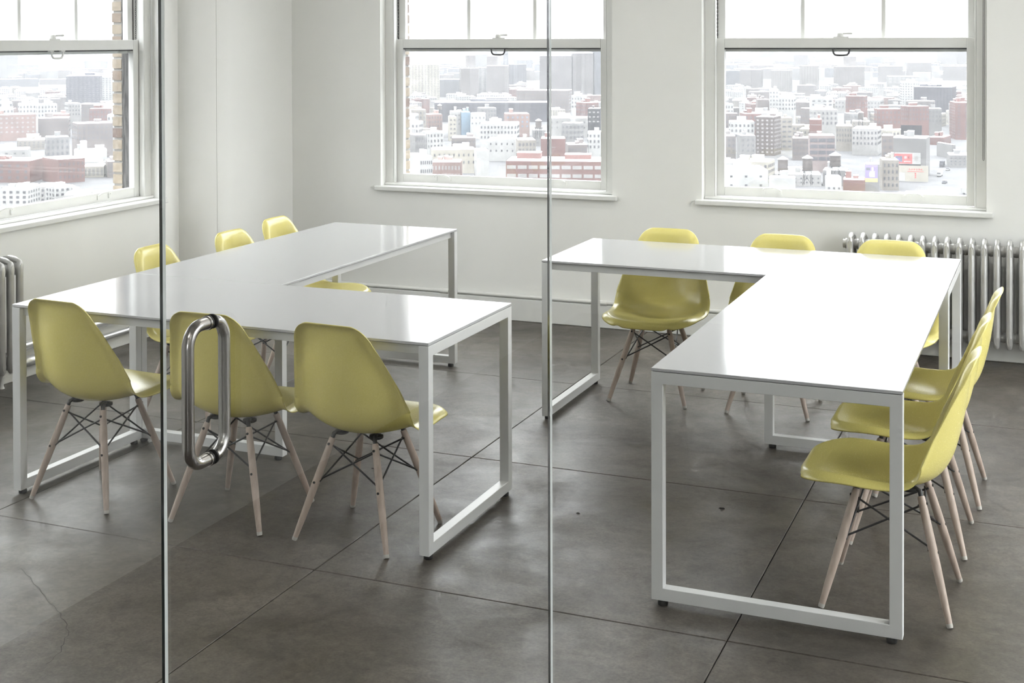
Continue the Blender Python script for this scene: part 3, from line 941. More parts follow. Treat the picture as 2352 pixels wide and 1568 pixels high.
CITY = [
    (-133.2, 609.3, 20.2, 19.7, 21.1, -57.3, 'white', 3, 2, 0.16, 0.22, 'dark', 'blank white low building at the lower left corner of the right window'),
    (-112.9, 596.9, 10.6, 11.5, 7.7, -59.6, 'white', 0, 0, 0, 0, 'dark', 'blank white rooftop wall below the left water tank in the right window'),
    (-166.4, 836.5, -2.8, 11.7, 17.3, -46.4, 'brown', 4, 9, 0.42, 0.42, 'pale', 'dark brown apartment block with pale paired windows in the right window'),
    (-165.1, 765.5, 22.1, 8.6, 13.4, -53.3, 'grey', 3, 5, 0.3, 0.4, 'dark', 'grey stone walk-up left of the dark brown apartment block'),
    (-163.3, 879.2, 15.5, 6.9, 13.4, -49.3, 'tan', 2, 6, 0.6, 0.35, 'dark', 'slim tan building touching the right side of the brown apartment block'),
    (-125.7, 764.7, 9.3, 6.7, 13.4, -43.3, 'brick', 1, 2, 0.9, 0.06, 'pale', 'blank red brick stair block above the glazed building in the right window'),
    (-118.8, 741.6, 13.0, 13.2, 13.4, -50.5, 'pink', 3, 4, 0.9, 0.62, 'dark', 'glazed building with wide dark window bands in the right window centre'),
    (-201.4, 1259.6, 13.0, 19.6, 24.0, -52.6, 'white', 4, 3, 0.5, 0.45, 'dark', 'white block with large square windows in the right window'),
    (-180.5, 1362.7, 1.5, 42.9, 38.4, -57.9, 'pale', 14, 2, 0.45, 0.42, 'dark', 'wide pale arcaded building with snowy roof in the right window'),
    (-131.4, 1338.6, 11.6, 14.6, 19.2, -39.3, 'white', 6, 12, 0.4, 0.45, 'dark', 'tall narrow white building beside the dark scaffolded tower'),
    (-103.4, 1285.8, -3.4, 33.2, 28.8, -42.0, 'slate', 12, 14, 0.35, 0.7, 'black', 'dark slate scaffolded tower at the right of the right window'),
    (-65.5, 1021.3, 13.7, 9.9, 24.0, -44.0, 'brick', 2, 12, 0.3, 0.4, 'dark', 'red brick slab at the right edge of the right window'),
    (-71.8, 738.3, -0.5, 17.4, 19.2, -50.3, 'grey', 0, 0, 0, 0, 'dark', 'grey corner building carrying the red billboard'),
    (-74.6, 664.6, 12.4, 7.5, 13.4, -55.9, 'tan', 4, 4, 0.4, 0.5, 'dark', 'tan walk-up with four rows of windows beside the poster wall'),
    (-80.2, 646.4, 7.0, 6.4, 9.6, -56.7, 'grey', 0, 0, 0, 0, 'dark', 'narrow grey wall carrying the tall purple poster'),
    (-84.4, 616.1, 7.7, 9.5, 11.5, -61.1, 'brick', 0, 0, 0, 0, 'dark', 'low red brick building with snow on its roof in the right window'),
    (-90.3, 594.2, 13.6, 6.3, 7.7, -58.1, 'white', 3, 1, 0.4, 0.1, 'dark', 'small white shed at the bottom of the right window'),
    (-424.7, 1877.6, 27.7, 23.5, 24.0, -42.2, 'bluegrey', 6, 22, 0.55, 0.4, 'dark', 'leftmost dark hazy slab tower in the right window'),
    (-387.8, 1841.1, 3.9, 28.1, 24.0, -39.9, 'taupe', 8, 22, 0.55, 0.4, 'dark', 'second hazy housing tower from the left in the right window'),
    (-349.6, 1857.2, 2.6, 25.1, 24.0, -41.2, 'taupe', 8, 22, 0.55, 0.4, 'pale', 'third hazy housing tower with pale balcony bands in the right window'),
    (-317.7, 1888.0, 17.5, 23.0, 24.0, -35.2, 'taupe', 6, 22, 0.5, 0.4, 'pale', 'hazy housing tower left of the sash ring in the right window'),
    (-264.6, 1893.0, 13.9, 38.6, 24.0, -36.2, 'taupe', 10, 22, 0.4, 0.35, 'dark', 'broad hazy tower below the sash ring in the right window'),
    (-264.1, 1895.4, 13.9, 15.8, 11.5, -22.6, 'taupe', 0, 0, 0, 0, 'dark', '+bulkhead'),
    (-258.2, 2330.0, 6.3, 39.8, 24.0, -43.9, 'taupe', 8, 18, 0.4, 0.4, 'dark', 'faint stepped housing block in the right part of the right window'),
    (-229.3, 2516.0, 10.2, 41.2, 24.0, -41.1, 'taupe', 8, 18, 0.4, 0.4, 'dark', 'faint far tower behind the tall narrow white building'),
    (-162.2, 2457.4, -1.2, 42.7, 24.0, -45.9, 'taupe', 8, 18, 0.4, 0.4, 'dark', 'faint far tower in the upper right corner of the right window'),
    (-188.4, 1840.8, 10.8, 38.6, 28.8, -47.8, 'grey', 7, 2, 0.7, 0.8, 'pale', 'long grey block with tall columns behind the white tower'),
    (-206.1, 1059.9, 10.9, 7.0, 11.5, -37.9, 'white', 3, 10, 0.5, 0.4, 'bluegrey', 'slim white stair tower in the left part of the right window'),
    (-227.8, 1122.3, 17.4, 9.3, 15.4, -48.6, 'brownlight', 3, 3, 0.3, 0.3, 'dark', 'small brown rooftop block above the brown apartment block'),
    (-74.5, 965.4, -7.6, 9.4, 24.0, -65.2, 'brick', 5, 5, 0.35, 0.45, 'dark', 'dark red brick tenement on the street at the right window'),
    (-62.7, 856.0, 29.2, 2.0, 21.1, -62.0, 'grey', 5, 4, 0.35, 0.4, 'dark', 'grey brick corner building on the street in the right window'),
    (-51.7, 797.8, 8.7, 11.5, 17.3, -63.4, 'grey', 5, 3, 0.35, 0.5, 'dark', 'low grey building at the lower right corner of the right window'),
    (-127.7, 888.5, 8.1, 9.9, 19.2, -54.2, 'tan', 6, 3, 0.45, 0.5, 'dark', 'tan tenement below the arcaded building in the right window'),
    (-110.2, 863.1, 1.2, 15.3, 23.0, -53.8, 'pale', 7, 3, 0.4, 0.45, 'dark', 'long pale loft building with dark cornice in the right window'),
    (-142.0, 811.0, 9.9, 9.7, 15.4, -57.2, 'brownlight', 5, 3, 0.4, 0.5, 'dark', 'brown tenement row between the brown block and glazed building'),
    (-80.8, 713.1, 6.4, 5.7, 11.5, -47.8, 'brownlight', 2, 5, 0.45, 0.4, 'dark', 'slim brown walk-up left of the red billboard'),
    (-118.6, 668.0, 12.0, 21.8, 15.4, -64.5, 'pale', 8, 2, 0.3, 0.4, 'dark', 'pale flat roof carrying two water tanks at the bottom of the right window'),
    (-101.1, 674.3, 5.5, 11.7, 13.4, -62.6, 'grey', 5, 2, 0.3, 0.4, 'dark', 'grey roof carrying the water tank left of the poster wall'),
    (-142.1, 1080.2, 10.5, 13.3, 15.4, -62.5, 'tan', 5, 3, 0.4, 0.4, 'dark', 'tan block under the small water tank behind the black billboard'),
    (-325.8, 853.9, 23.8, 8.7, 13.4, -59.4, 'grey', 4, 3, 0.4, 0.4, 'dark', 'grey block under the water tank of the middle window'),
    (-697.8, 1449.4, 33.6, 34.1, 24.0, -27.1, 'cream', 9, 20, 0.35, 0.45, 'dark', 'cream housing tower at the left of the middle window'),
    (-696.7, 1450.7, 33.6, 6.6, 9.6, -17.4, 'cream', 0, 0, 0, 0, 'dark', '+bulkhead'),
    (-710.0, 1548.5, 24.5, 26.4, 24.0, -48.1, 'bluegrey', 8, 14, 0.4, 0.4, 'dark', 'lower grey housing block beside the cream tower'),
    (-648.5, 1470.2, 29.7, 20.8, 24.0, -31.9, 'taupe', 7, 20, 0.35, 0.35, 'dark', 'taupe housing tower in the centre of the middle window'),
    (-647.3, 1472.7, 29.6, 10.7, 11.5, -16.6, 'taupe', 2, 3, 0.3, 0.3, 'dark', '+bulkhead'),
    (-650.7, 1517.8, 23.1, 12.0, 17.3, -31.9, 'pale', 2, 20, 0.4, 0.45, 'bluegrey', 'recessed balcony wing between the two taupe towers'),
    (-616.5, 1483.8, 16.5, 24.9, 24.0, -29.0, 'taupe', 8, 20, 0.35, 0.35, 'dark', 'second taupe housing tower right of the balcony wing'),
    (-623.1, 1482.9, 16.7, 12.3, 11.5, -17.7, 'taupe', 2, 3, 0.3, 0.3, 'dark', '+bulkhead'),
    (-802.2, 2013.3, 29.7, 26.8, 24.0, -37.7, 'slate', 6, 14, 0.3, 0.4, 'bluegrey', 'hazy blue grey office tower behind the housing towers'),
    (-525.6, 1435.4, 20.0, 35.7, 24.0, -16.3, 'taupe', 14, 24, 0.62, 0.45, 'dark', 'big slab tower with pale balcony bands right in the middle window'),
    (-500.4, 1454.7, 22.9, 23.3, 24.0, -13.6, 'taupe', 10, 24, 0.62, 0.45, 'dark', 'second big slab tower at the right of the middle window'),
    (-484.4, 1470.2, 26.2, 16.1, 24.0, -8.8, 'bluegrey', 7, 24, 0.5, 0.45, 'dark', 'slab tower at the right edge of the middle window'),
    (-470.7, 1252.7, 12.5, 51.9, 28.8, -48.3, 'brownlight', 16, 6, 0.6, 0.35, 'dark', 'wide grey brown office block with ribbon windows in the middle window'),
    (-463.1, 1099.6, 20.7, 100.8, 28.8, -53.4, 'slate', 22, 3, 0.5, 0.35, 'black', 'long dark slate scaffolded building across the middle window'),
    (-345.6, 832.4, 17.4, 24.8, 21.1, -53.9, 'white', 11, 3, 0.45, 0.5, 'dark', 'white loft building with rows of dark windows in the middle window'),
    (-413.0, 908.5, 28.3, 7.3, 15.4, -51.3, 'pale', 3, 3, 0.35, 0.35, 'dark', 'pale house left of the blue wall in the middle window'),
    (-402.9, 904.7, 27.9, 6.3, 13.4, -51.3, 'blue', 0, 0, 0, 0, 'dark', 'light blue painted gable wall in the middle window'),
    (-390.9, 900.5, 23.3, 10.9, 15.4, -52.0, 'white', 4, 2, 0.3, 0.3, 'dark', 'white house with a stair bulkhead right of the blue wall'),
    (-373.0, 931.7, 26.7, 17.8, 17.3, -53.3, 'brickpale', 5, 3, 0.35, 0.4, 'blue', 'small brick house with blue panels in the middle window'),
    (-305.9, 914.5, 13.4, 8.8, 13.4, -47.5, 'black', 3, 3, 0.5, 0.3, 'pale', 'black sign clad building at the right of the middle window'),
    (-267.9, 724.2, 20.2, 13.9, 17.3, -54.7, 'brick', 1, 1, 0.2, 0.04, 'pale', 'blank dark red brick block in the middle window'),
    (-220.3, 599.7, 16.0, 46.4, 23.0, -55.3, 'brick', 9, 2, 0.82, 0.42, 'pale', 'long red brick factory with white window strips in the middle window'),
    (-280.2, 572.3, 47.9, 6.3, 19.2, -52.9, 'white', 6, 2, 0.5, 0.4, 'dark', 'white corner loft at the lower left of the middle window'),
    (-287.1, 619.5, 20.7, 14.9, 15.4, -59.9, 'brickpale', 9, 2, 0.5, 0.5, 'pale', 'low red and white row house in the middle window'),
    (-267.3, 618.1, 29.2, 6.0, 13.4, -53.4, 'white', 0, 0, 0, 0, 'dark', 'blank white party wall in the lower middle window'),
    (-304.3, 665.3, 27.4, 23.6, 17.3, -57.5, 'cream', 9, 2, 0.28, 0.36, 'dark', 'cream low building with small windows in the middle window'),
    (-344.1, 700.6, 46.0, 7.3, 17.3, -53.0, 'grey', 7, 2, 0.35, 0.7, 'dark', 'grey stone building with tall pilasters in the middle window'),
    (-328.3, 733.4, 23.9, 14.2, 17.3, -56.4, 'brownlight', 6, 4, 0.4, 0.45, 'dark', 'brown brick back wall beside the white loft building'),
    (-282.0, 717.2, 26.3, 10.2, 15.4, -55.4, 'tan', 5, 4, 0.45, 0.55, 'dark', 'tan tenement between the white loft and the blank brick block'),
    (-306.7, 742.5, 18.3, 16.3, 17.3, -57.2, 'white', 5, 2, 0.25, 0.3, 'dark', 'white low building with small dark windows in the middle window'),
    (-266.2, 759.6, 25.2, 11.4, 17.3, -60.7, 'brownlight', 6, 2, 0.4, 0.5, 'dark', 'brown row houses right of the blank brick block'),
    (-335.5, 943.0, 16.5, 28.0, 25.0, -56.1, 'pale', 7, 2, 0.25, 0.3, 'dark', 'long pale low roof right of the slate building'),
    (-399.2, 872.9, 30.4, 4.9, 9.6, -52.8, 'cream', 2, 5, 0.5, 0.35, 'dark', 'narrow cream tower house below the slate building'),
    (-858.4, 1033.3, 33.6, 30.9, 24.0, -31.5, 'slate', 8, 19, 0.5, 0.45, 'bluegrey', 'dark slate apartment tower in the left window'),
    (-862.5, 1083.7, 38.4, 24.5, 24.0, -33.3, 'white', 8, 19, 0.5, 0.5, 'bluegrey', 'white gridded apartment tower beside the dark slate tower'),
    (-1527.4, 1670.8, 48.3, 77.1, 24.0, -58.1, 'bluegrey', 26, 9, 0.45, 0.45, 'dark', 'long hazy housing slab at the left of the left window'),
    (-1543.3, 1785.8, 36.7, 44.1, 24.0, -61.4, 'taupe', 14, 9, 0.45, 0.45, 'dark', 'long hazy housing slab left of the dark slate tower'),
    (-497.5, 540.5, 20.3, 25.2, 19.2, -59.3, 'brick', 6, 3, 0.35, 0.5, 'dark', 'red brick corner building with paired dark windows in the left window'),
    (-471.4, 548.2, 64.4, 14.3, 19.2, -58.2, 'brick', 6, 3, 0.35, 0.5, 'dark', '+wing'),
    (-534.1, 645.8, 39.3, 18.8, 17.3, -63.4, 'white', 0, 0, 0, 0, 'dark', 'white stepped building behind the red brick corner building'),
    (-537.0, 643.1, 39.6, 4.1, 7.7, -58.2, 'white', 0, 0, 0, 0, 'dark', '+bulkhead'),
    (-473.9, 575.8, 35.2, 10.4, 17.3, -64.5, 'cream', 5, 5, 0.6, 0.55, 'dark', 'cream loft building with big dark windows in the left window'),
    (-461.4, 580.1, 42.2, 12.9, 15.4, -61.8, 'brownlight', 4, 5, 0.4, 0.4, 'dark', 'brown loft building at the right edge of the left window'),
    (-705.1, 766.4, 47.4, 32.9, 21.1, -51.5, 'brickpale', 9, 4, 0.4, 0.35, 'pale', 'pink brick institution at the left edge of the left window'),
    (-686.6, 791.7, 36.7, 21.4, 21.1, -55.0, 'brownlight', 8, 4, 0.25, 0.3, 'dark', 'brown brick warehouse left of the dark slate tower'),
    (-629.3, 710.7, 44.3, 28.5, 19.2, -63.9, 'tan', 10, 3, 0.4, 0.5, 'dark', 'tan row of tenements in the middle of the left window'),
    (-585.8, 633.5, 36.5, 24.1, 19.2, -63.4, 'pale', 5, 2, 0.3, 0.4, 'dark', 'pale low roof behind the red brick corner building'),
]

rnd = random.Random(11)
KEYS = []
last = None
for (x, y, rot, w, d, zt, col, nc, nr, wf, hf, wc, lab) in CITY:
    h = zt - GZ
    if lab[0] == '+':      # a wing or rooftop block of the building before it
        pm = Matrix.Translation((last[1], last[2], GZ)) @ Matrix.Rotation(last[3], 4, 'Z')
        m = pm.inverted() @ Matrix.Translation((x, y, GZ)) @ Matrix.Rotation(math.radians(rot), 4, 'Z')
        mb = MB().box(-w / 2, -d / 2, (0 if lab == '+wing' else h - 22), w / 2, d / 2, h)
        mb.box(-w / 2 + 0.4, -d / 2 + 0.4, h, w / 2 - 0.4, d / 2 - 0.4, h + 0.35, 1)
        q = mb.build(lab[1:], [CM[col], CM['snow']], last[0])
        q.matrix_local = m
        if nc:
            wb = MB()
            windows_into(wb, w, d, max(1.0, h - 0.8 - nr * 3.3), h - 0.8, nc, nr, wf, hf, False)
            wq = wb.build('windows', CM[wc], q); wq['kind'] = 'stuff'
        KEYS.append((x, y, max(w, d) * 0.56, zt))
        continue
    o = empty('building', (x, y, GZ), math.radians(rot))
    last = (o, x, y, math.radians(rot))
    tag(o, lab, 'building', 'city buildings outside the windows')
    mb = MB().box(-w / 2, -d / 2, 0, w / 2, d / 2, h)
    mb.build('wall', CM[col], o)
    rb = MB()
    rooftop(rb, w, d, h, rnd, big=(y < 1400 and 'bulkhead' not in lab and w > 6))
    rb.build('roof', [CM[col], CM['snow']], o)
    if nc:
        # only the storeys that the view can reach are given windows; storeys are about 3.4 m high
        top = h - 0.8
        vis = min(h * 0.97, max(nr * 3.3, 8.0))
        z0 = max(1.0, top - vis)
        if nc * nr <= 20:
            bw, bh = w / nc, (top - z0) / nr
            me = MB().box(-bw * wf / 2, -0.12, -bh * hf / 2, bw * wf / 2, 0.05, bh * hf / 2).mesh('window', CM[wc])
            for r in range(nr):
                for c in range(nc):
                    q = bpy.data.objects.new('window', me); COL.objects.link(q); q.parent = o
                    q.location = (-w / 2 + (c + 0.5) * bw, -d / 2, z0 + (r + 0.5) * bh)
        else:
            wb = MB()
            windows_into(wb, w, d, z0, top, nc, nr, wf, hf)
            q = wb.build('windows', CM[wc], o)
            q['kind'] = 'stuff'
    KEYS.append((x, y, max(w, d) * 0.56, zt))

# low-rise blocks filling the streets in between
CAMXY = (0.0, -5.83)
LR = {}
def low_rise_variant(k):
    r = random.Random(100 + k)
    w, d, h = r.uniform(9, 22), r.uniform(9, 18), r.uniform(10, 25)
    col = ['white', 'pale', 'grey', 'tan', 'brownlight', 'brickpale', 'cream', 'white', 'brick', 'pale', 'taupe', 'white'][k % 12]
    mb = MB().box(-w / 2, -d / 2, 0, w / 2, d / 2, h)
    rooftop(mb, w, d, h, r)
    body = mb.mesh('low_rise', [CM[col], CM['snow']])
    wb = MB()
    windows_into(wb, w, d, max(1, h - 10.5), h - 0.7, max(3, round(w / 2.6)), 3, 0.42, 0.5)
    win = wb.mesh('windows', CM['dark'])
    return body, win, w, d, h, col
VAR = [low_rise_variant(k) for k in range(24)]
placed = []
tries = 0
while len(placed) < 298 and tries < 20000:
    tries += 1
    band = rnd.random()
    if band < 0.30: px = rnd.uniform(-20, 300)
    elif band < 0.60: px = rnd.uniform(925, 1400)
    else: px = rnd.uniform(1650, 2240)
    dist = 545 + 1250 * rnd.random() ** 1.6
    ang = YAW - math.atan2(px - CX, F_PX)
    x, y = CAMXY[0] - math.sin(ang) * dist / math.cos(ang - YAW), CAMXY[1] + math.cos(ang) * dist / math.cos(ang - YAW)
    k = rnd.randrange(24)
    body, win, w, d, h, col = VAR[k]
    rad = max(w, d) * 0.6
    if any(math.hypot(x - a, y - b) < rad + c for a, b, c in placed): continue
    if any(math.hypot(x - a, y - b) < rad + c for a, b, c, _ in KEYS): continue
    # keep the street and the fronts of the named buildings clear
    if 2128 < px and dist < 900: continue
    bad = False
    for a, b, c, zt in KEYS:
        da, db = a - CAMXY[0], b - CAMXY[1]
        D2 = math.hypot(da, db); D1 = math.hypot(x - CAMXY[0], y - CAMXY[1])
        if D1 < D2 and D2 - D1 < 160 and abs(math.atan2(-da, db) - ang) * D1 < rad + c * D1 / D2:
            # would it hide the upper half of that building?
            top_slope = (GZ + h * (0.6 if dist < 650 else 1.0) - 1.76) / D1
            if top_slope > (zt - 14 - 1.76) / D2: bad = True; break
    if bad: continue
    placed.append((x, y, rad))
    o = bpy.data.objects.new('low_rise', body); COL.objects.link(o)
    o.location = (x, y, GZ); o.scale = (1, 1, 0.6 if dist < 650 else (1.0 if dist < 1150 else 0.6)); o.rotation_euler = (0, 0, ang + math.radians(rnd.choice([-22, -12, -5, 4, 12, 20, 30])))
    where = 'left' if px < 500 else ('middle' if px < 1500 else 'right')
    word = {'brick': 'dark red brick', 'brickpale': 'pale red brick', 'brownlight': 'light brown', 'white': 'white', 'pale': 'pale grey', 'grey': 'mid grey', 'tan': 'tan', 'cream': 'cream', 'taupe': 'taupe'}[col]
    far = 'near' if dist < 1000 else 'far'
    tag(o, '%s %s low-rise with a snowy roof beyond the %s window' % (far, word, where), 'building', '%s %s low-rises beyond the %s window' % (far, word, where))
    q = bpy.data.objects.new('windows', win); COL.objects.link(q); q.parent = o
    q['kind'] = 'stuff'

# far town dissolving in the haze: far too many and too small to count
fb = MB()
for _ in range(1500):
    dist = 2400 + 5200 * rnd.random() ** 1.2
    px = rnd.uniform(-40, 2260)
    ang = YAW - math.atan2(px - CX, F_PX)
    x, y = CAMXY[0] - math.sin(ang) * dist, CAMXY[1] + math.cos(ang) * dist
    w, d = rnd.uniform(14, 60), rnd.uniform(12, 40)
    h = rnd.uniform(7, 20) if rnd.random() < 0.95 else rnd.uniform(25, 55)
    if any(math.hypot(x - a, y - b) < 45 + c for a, b, c, _ in KEYS) or any(math.hypot(x - a, y - b) < 45 + c for a, b, c in placed): continue
    mi = rnd.randrange(4)
    fb.box(x - w / 2, y - d / 2, GZ, x + w / 2, y + d / 2, GZ + h, mi)
    fb.box(x - w / 2, y - d / 2, GZ + h, x + w / 2, y + d / 2, GZ + h + 0.5, 4)
o = fb.build('distant_city', [CM['pale'], CM['taupe'], CM['grey'], CM['bluegrey'], CM['snow']])
tag(o, 'faint snowy far city dissolving into haze near the horizon', 'city', kind='stuff')

# water tanks on rooftop stands
def water_tank(x, y, zc, r, h, lab, yaw=0.0):
    t = empty('water_tank', (x, y, zc), yaw)
    tag(t, lab, 'water tank', 'rooftop water tanks outside the windows')
    MB().lathe([(r, -h / 2), (r * 0.98, h / 2)], (0, 0, 0), 18).build('barrel', CM['tank'], t)
    MB().lathe([(r * 1.08, h / 2), (r * 1.08, h / 2 + 0.12), (0.15, h / 2 + r * 0.62)], (0, 0, 0), 18).build('cone_roof', CM['snow'], t)
    for k in range(3):
        z = -h / 2 + h * (k + 0.5) / 3
        MB().lathe([(r * 1.015, z - 0.05), (r * 1.015, z + 0.05)], (0, 0, 0), 18).build('hoop', CM['black'], t)
    hb = zc - GZ - h / 2
    hb = min(hb, 7.0)
    for sx_ in (-1, 1):
        for sy_ in (-1, 1):
            MB().tube([(sx_ * r * 0.62, sy_ * r * 0.62, -h / 2), (sx_ * r * 0.8, sy_ * r * 0.8, -h / 2 - hb)], 0.16, 6).build('leg', CM['black'], t)
    MB().box(-r * 0.95, -r * 0.95, -h / 2 - 0.25, r * 0.95, r * 0.95, -h / 2).build('platform', CM['black'], t)
    mb = MB()
    for s in (-1, 1):
        mb.tube([(s * r * 0.64, -r * 0.64, -h / 2 - 0.3), (-s * r * 0.78, -r * 0.78, -h / 2 - hb * 0.9)], 0.09, 5)
    mb.build('cross_brace', CM['black'], t)
    return t
K = 1.6 / 3100.8
for (x, y, z, wpx, hpx, D, lab) in [
    (-119.6, 634.3, -57.6, 23, 26, 398, 'wooden water tank with snowy cone roof, leftmost at the bottom of the right window'),
    (-108.9, 638.9, -57.3, 23, 28, 398, 'wooden water tank, middle of the three at the bottom of the right window'),
    (-96.9, 644.0, -55.6, 25, 24, 398, 'wooden water tank left of the tall purple poster in the right window'),
    (-138.0, 1047.1, -56.5, 12, 14, 640, 'small water tank on the roofs behind the black billboard'),
    (-317.7, 832.0, -54.2, 14, 16, 560, 'water tank right of the white loft building in the middle window'),
    (-472.6, 1009.7, -54.0, 10, 9, 700, 'small water tank in front of the long slate building in the middle window')]:
    water_tank(x, y, z, wpx * K * D / 2, hpx * K * D, lab)

# billboards
def board(name, lab, x, y, z, w, h, yaw, back, parts, legs=0.0):
    t = empty(name, (x, y, z), yaw)
    tag(t, lab, 'billboard')
    MB().box(-w / 2, 0, -h / 2, w / 2, 0.4, h / 2).build('panel', CM[back], t)
    for (pn, x0, z0, x1, z1, c) in parts:
        MB().box(x0 * w, -0.08, z0 * h, x1 * w, 0.0, z1 * h).build(pn, CM[c], t)
    if legs:
        for s in (-0.35, 0, 0.35):
            MB().box(s * w - 0.15, 0.1, -h / 2 - legs, s * w + 0.15, 0.4, -h / 2).build('post', CM['black'], t)
    return t
def yaw_to(x, y): return math.atan2(-(x - CAMXY[0]), y - CAMXY[1])
m43 = 430 * K
board('billboard', 'red and white billboard on the grey corner building in the right window', -70.0, 703.0, -59.1, 57 * m43, 30 * m43, yaw_to(-70, 703) + 0.05, 'white',
      [('print', -0.5, -0.32, 0.18, 0.42, 'red'), ('print', -0.47, -0.2, -0.2, 0.25, 'blue'), ('print', -0.44, -0.1, -0.28, 0.1, 'purple'),
       ('lettering', -0.12, 0.05, -0.02, 0.25, 'white'), ('lettering', 0.0, 0.05, 0.1, 0.25, 'white'), ('lettering', -0.14, -0.2, 0.12, -0.12, 'white'),
       ('print', 0.27, -0.1, 0.40, 0.25, 'pale'), ('lower_edge', -0.5, -0.5, 0.5, -0.36, 'black')])
m51 = 515 * K
board('billboard', 'black rooftop billboard seen from behind in the right window', -82.7, 853.3, -54.4, 46 * m51, 25 * m51, yaw_to(-82.7, 853.3) - 0.1, 'black',
      [('batten', -0.5 + 0.1 * k, -0.5, -0.49 + 0.1 * k, 0.5, 'slate') for k in range(11)], 4.0)
m38 = 388 * K
board('poster_wall', 'tall poster with a white shirted figure on purple in the right window', -78.4, 628.5, -59.7, 27 * m38, 38 * m38, yaw_to(-78.4, 628.5), 'purple',
      [('figure_shirt', -0.12, -0.22, 0.28, 0.16, 'white'), ('figure_arm', -0.18, -0.2, -0.12, 0.08, 'white'), ('figure_head', 0.02, 0.18, 0.16, 0.38, 'skin'), ('print', -0.5, -0.5, 0.5, -0.28, 'yellow'), ('print', -0.44, 0.2, -0.1, 0.36, 'bluegrey')])
m42 = 428 * K
t = board('sign_wall', 'cream sign wall with red lettering below the red billboard', -67.6, 701.0, -66.0, 70 * m42, 36 * m42, yaw_to(-67.6, 701.0), 'cream', [], 0)
for k in range(6):
    x0 = -0.10 + 0.075 * k
    w_, h_ = 70 * m42, 36 * m42
    MB().box((x0) * w_, -0.1, 0.26 * h_, (x0 + 0.045) * w_, 0, 0.29 * h_).box((x0 + 0.016) * w_, -0.1, 0.21 * h_, (x0 + 0.028) * w_, 0, 0.33 * h_).build('lettering', CM['red'], t)
MB().box(-0.14 * w_, -0.1, 0.12 * h_, 0.36 * w_, 0, 0.15 * h_).build('lettering', CM['red'], t)
for k in range(3):
    z0 = 0.0 - 0.12 * k
    MB().box(0.08 * w_, -0.1, (z0 - 0.02) * h_, 0.135 * w_, 0, (z0 + 0.015) * h_).box(0.098 * w_, -0.1, (z0 - 0.05) * h_, 0.116 * w_, 0, (z0 + 0.05) * h_).build('lettering', CM['red'], t)
MB().box(-0.48 * w_, -0.1, -0.48 * h_, -0.22 * w_, 0, 0.05 * h_).build('notice', CM['white'], t)

# street traffic at the lower right of the right window
def vehicle(x, y, yaw, kind, lab, col):
    v = empty(kind, (x, y, GZ), yaw)
    tag(v, lab, 'truck' if kind != 'car' else 'car', 'traffic on the snowy street')
    if kind == 'tank_truck':
        MB().tube([(-1.8, 0, 2.3), (-1.6, 0, 2.3), (5.0, 0, 2.3), (5.3, 0, 2.3)], [0.8, 1.35, 1.35, 0.9], 14).build('tank', CM[col], v)
        MB().box(-4.3, -1.1, 0.7, -2.2, 1.1, 2.9).build('cab', CM[col], v)
        MB().box(-4.34, -0.95, 1.8, -4.2, 0.95, 2.6).build('windscreen', CM['dark'], v)
        wx = (-3.2, 2.6, 4.0)
    elif kind == 'box_truck':
        MB().box(-1.2, -1.1, 0.9, 3.4, 1.1, 3.3).build('cargo_box', CM[col], v)
        MB().box(-3.0, -1.0, 0.6, -1.25, 1.0, 2.4).build('cab', CM[col], v)
        MB().box(-3.04, -0.9, 1.5, -2.9, 0.9, 2.2).build('windscreen', CM['dark'], v)
        wx = (-2.2, 2.2)
    else:
        MB().box(-2.1, -0.85, 0.35, 2.1, 0.85, 0.95).build('body', CM[col], v)
        MB().box(-1.1, -0.75, 0.95, 1.3, 0.75, 1.5).build('cabin', CM['dark'], v)
        wx = (-1.3, 1.3)
    for a in wx:
        for s in (-1, 1):
            MB().tube([(a, s * 0.95, 0.4), (a, s * 0.7, 0.4)], 0.4, 10).build('wheel', CM['black'], v)
vehicle(-37.0, 655.0, 0.2, 'tank_truck', 'white tank truck at the lower right corner of the right window', 'white')
vehicle(-57.0, 735.0, 1.5, 'box_truck', 'white box truck on the street beside the sign wall', 'white')
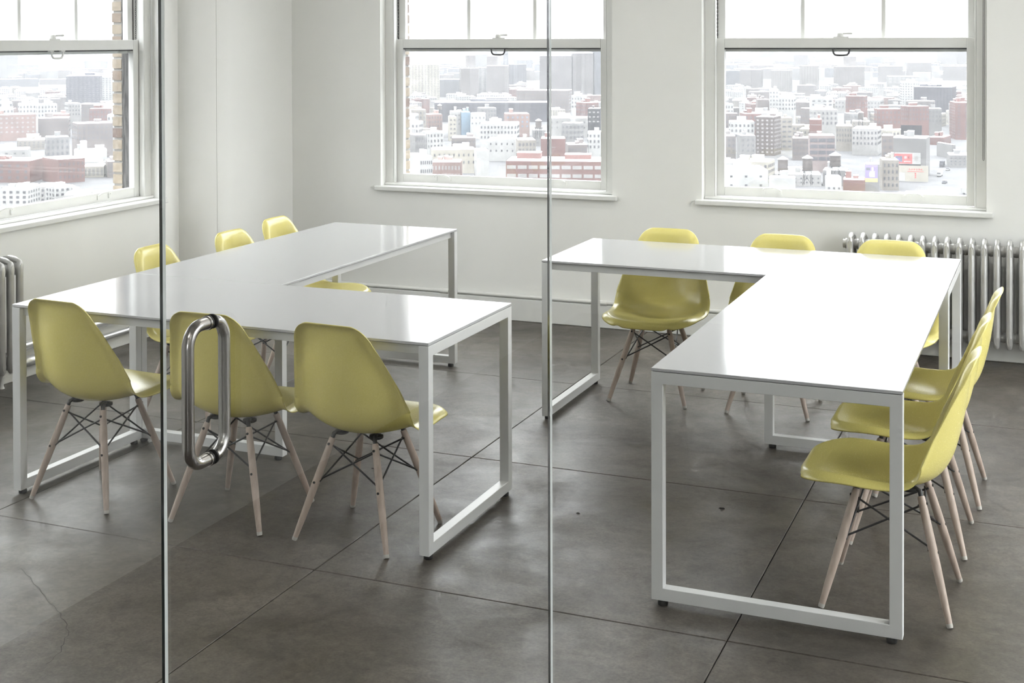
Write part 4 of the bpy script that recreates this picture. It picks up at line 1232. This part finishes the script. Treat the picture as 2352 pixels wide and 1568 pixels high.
vehicle(-52.0, 700.0, 1.4, 'car', 'grey car on the street in front of the white box truck', 'bluegrey')
vehicle(-55.5, 770.0, 1.5, 'car', 'white car farther up the street in the right window', 'white')
vehicle(-60.0, 790.0, 1.5, 'box_truck', 'dark delivery truck farther up the street in the right window', 'slate')

# antenna mast far away in the middle window
am = empty('antenna_mast', (-785.8, 1925.0, GZ))
tag(am, 'thin hazy mast rising behind the sash ring of the middle window', 'mast')
MB().tube([(0, 0, 0), (0, 0, 30), (0, 0, 62)], [6.0, 5.0, 3.2], 8).build('shaft', CM['bluegrey'], am)
MB().tube([(0, 0, 62), (0, 0, 66)], [4.4, 4.4], 8).build('head', CM['bluegrey'], am)

# ------------------------------------------------------------------ winter haze over the city
hz = bpy.data.materials.new('winter_haze')
hz.use_nodes = True
n, l = hz.node_tree.nodes, hz.node_tree.links
n.remove(n['Principled BSDF'])
sc_ = n.new('ShaderNodeVolumeScatter')
sc_.inputs['Color'].default_value = (0.36, 0.362, 0.378, 1)
sc_.inputs['Density'].default_value = 0.00026
sc_.inputs['Anisotropy'].default_value = 0.0
ab_ = n.new('ShaderNodeVolumeAbsorption')
ab_.inputs['Color'].default_value = (0.36, 0.362, 0.378, 1)
ab_.inputs['Density'].default_value = 0.00026
ad_ = n.new('ShaderNodeAddShader')
l.new(sc_.outputs[0], ad_.inputs[0]); l.new(ab_.outputs[0], ad_.inputs[1])
l.new(ad_.outputs[0], n['Material Output'].inputs['Volume'])
hz.cycles.homogeneous_volume = True
hv = MB()
ft = [(-8000, -2500), (-8.0, -2500), (-8.0, 6.0), (5000, 6.0), (5000, 10000), (-8000, 10000)]
v = [(x, y, GZ - 1) for x, y in ft] + [(x, y, 240.0) for x, y in ft]
fs = [tuple(reversed(range(6))), tuple(range(6, 12))] + [(k, (k + 1) % 6, 6 + (k + 1) % 6, 6 + k) for k in range(6)]
hv.add(v, fs)
ho = hv.build('winter_haze', hz)
tag(ho, 'pale winter haze lying over the snowy city', 'haze', kind='stuff')
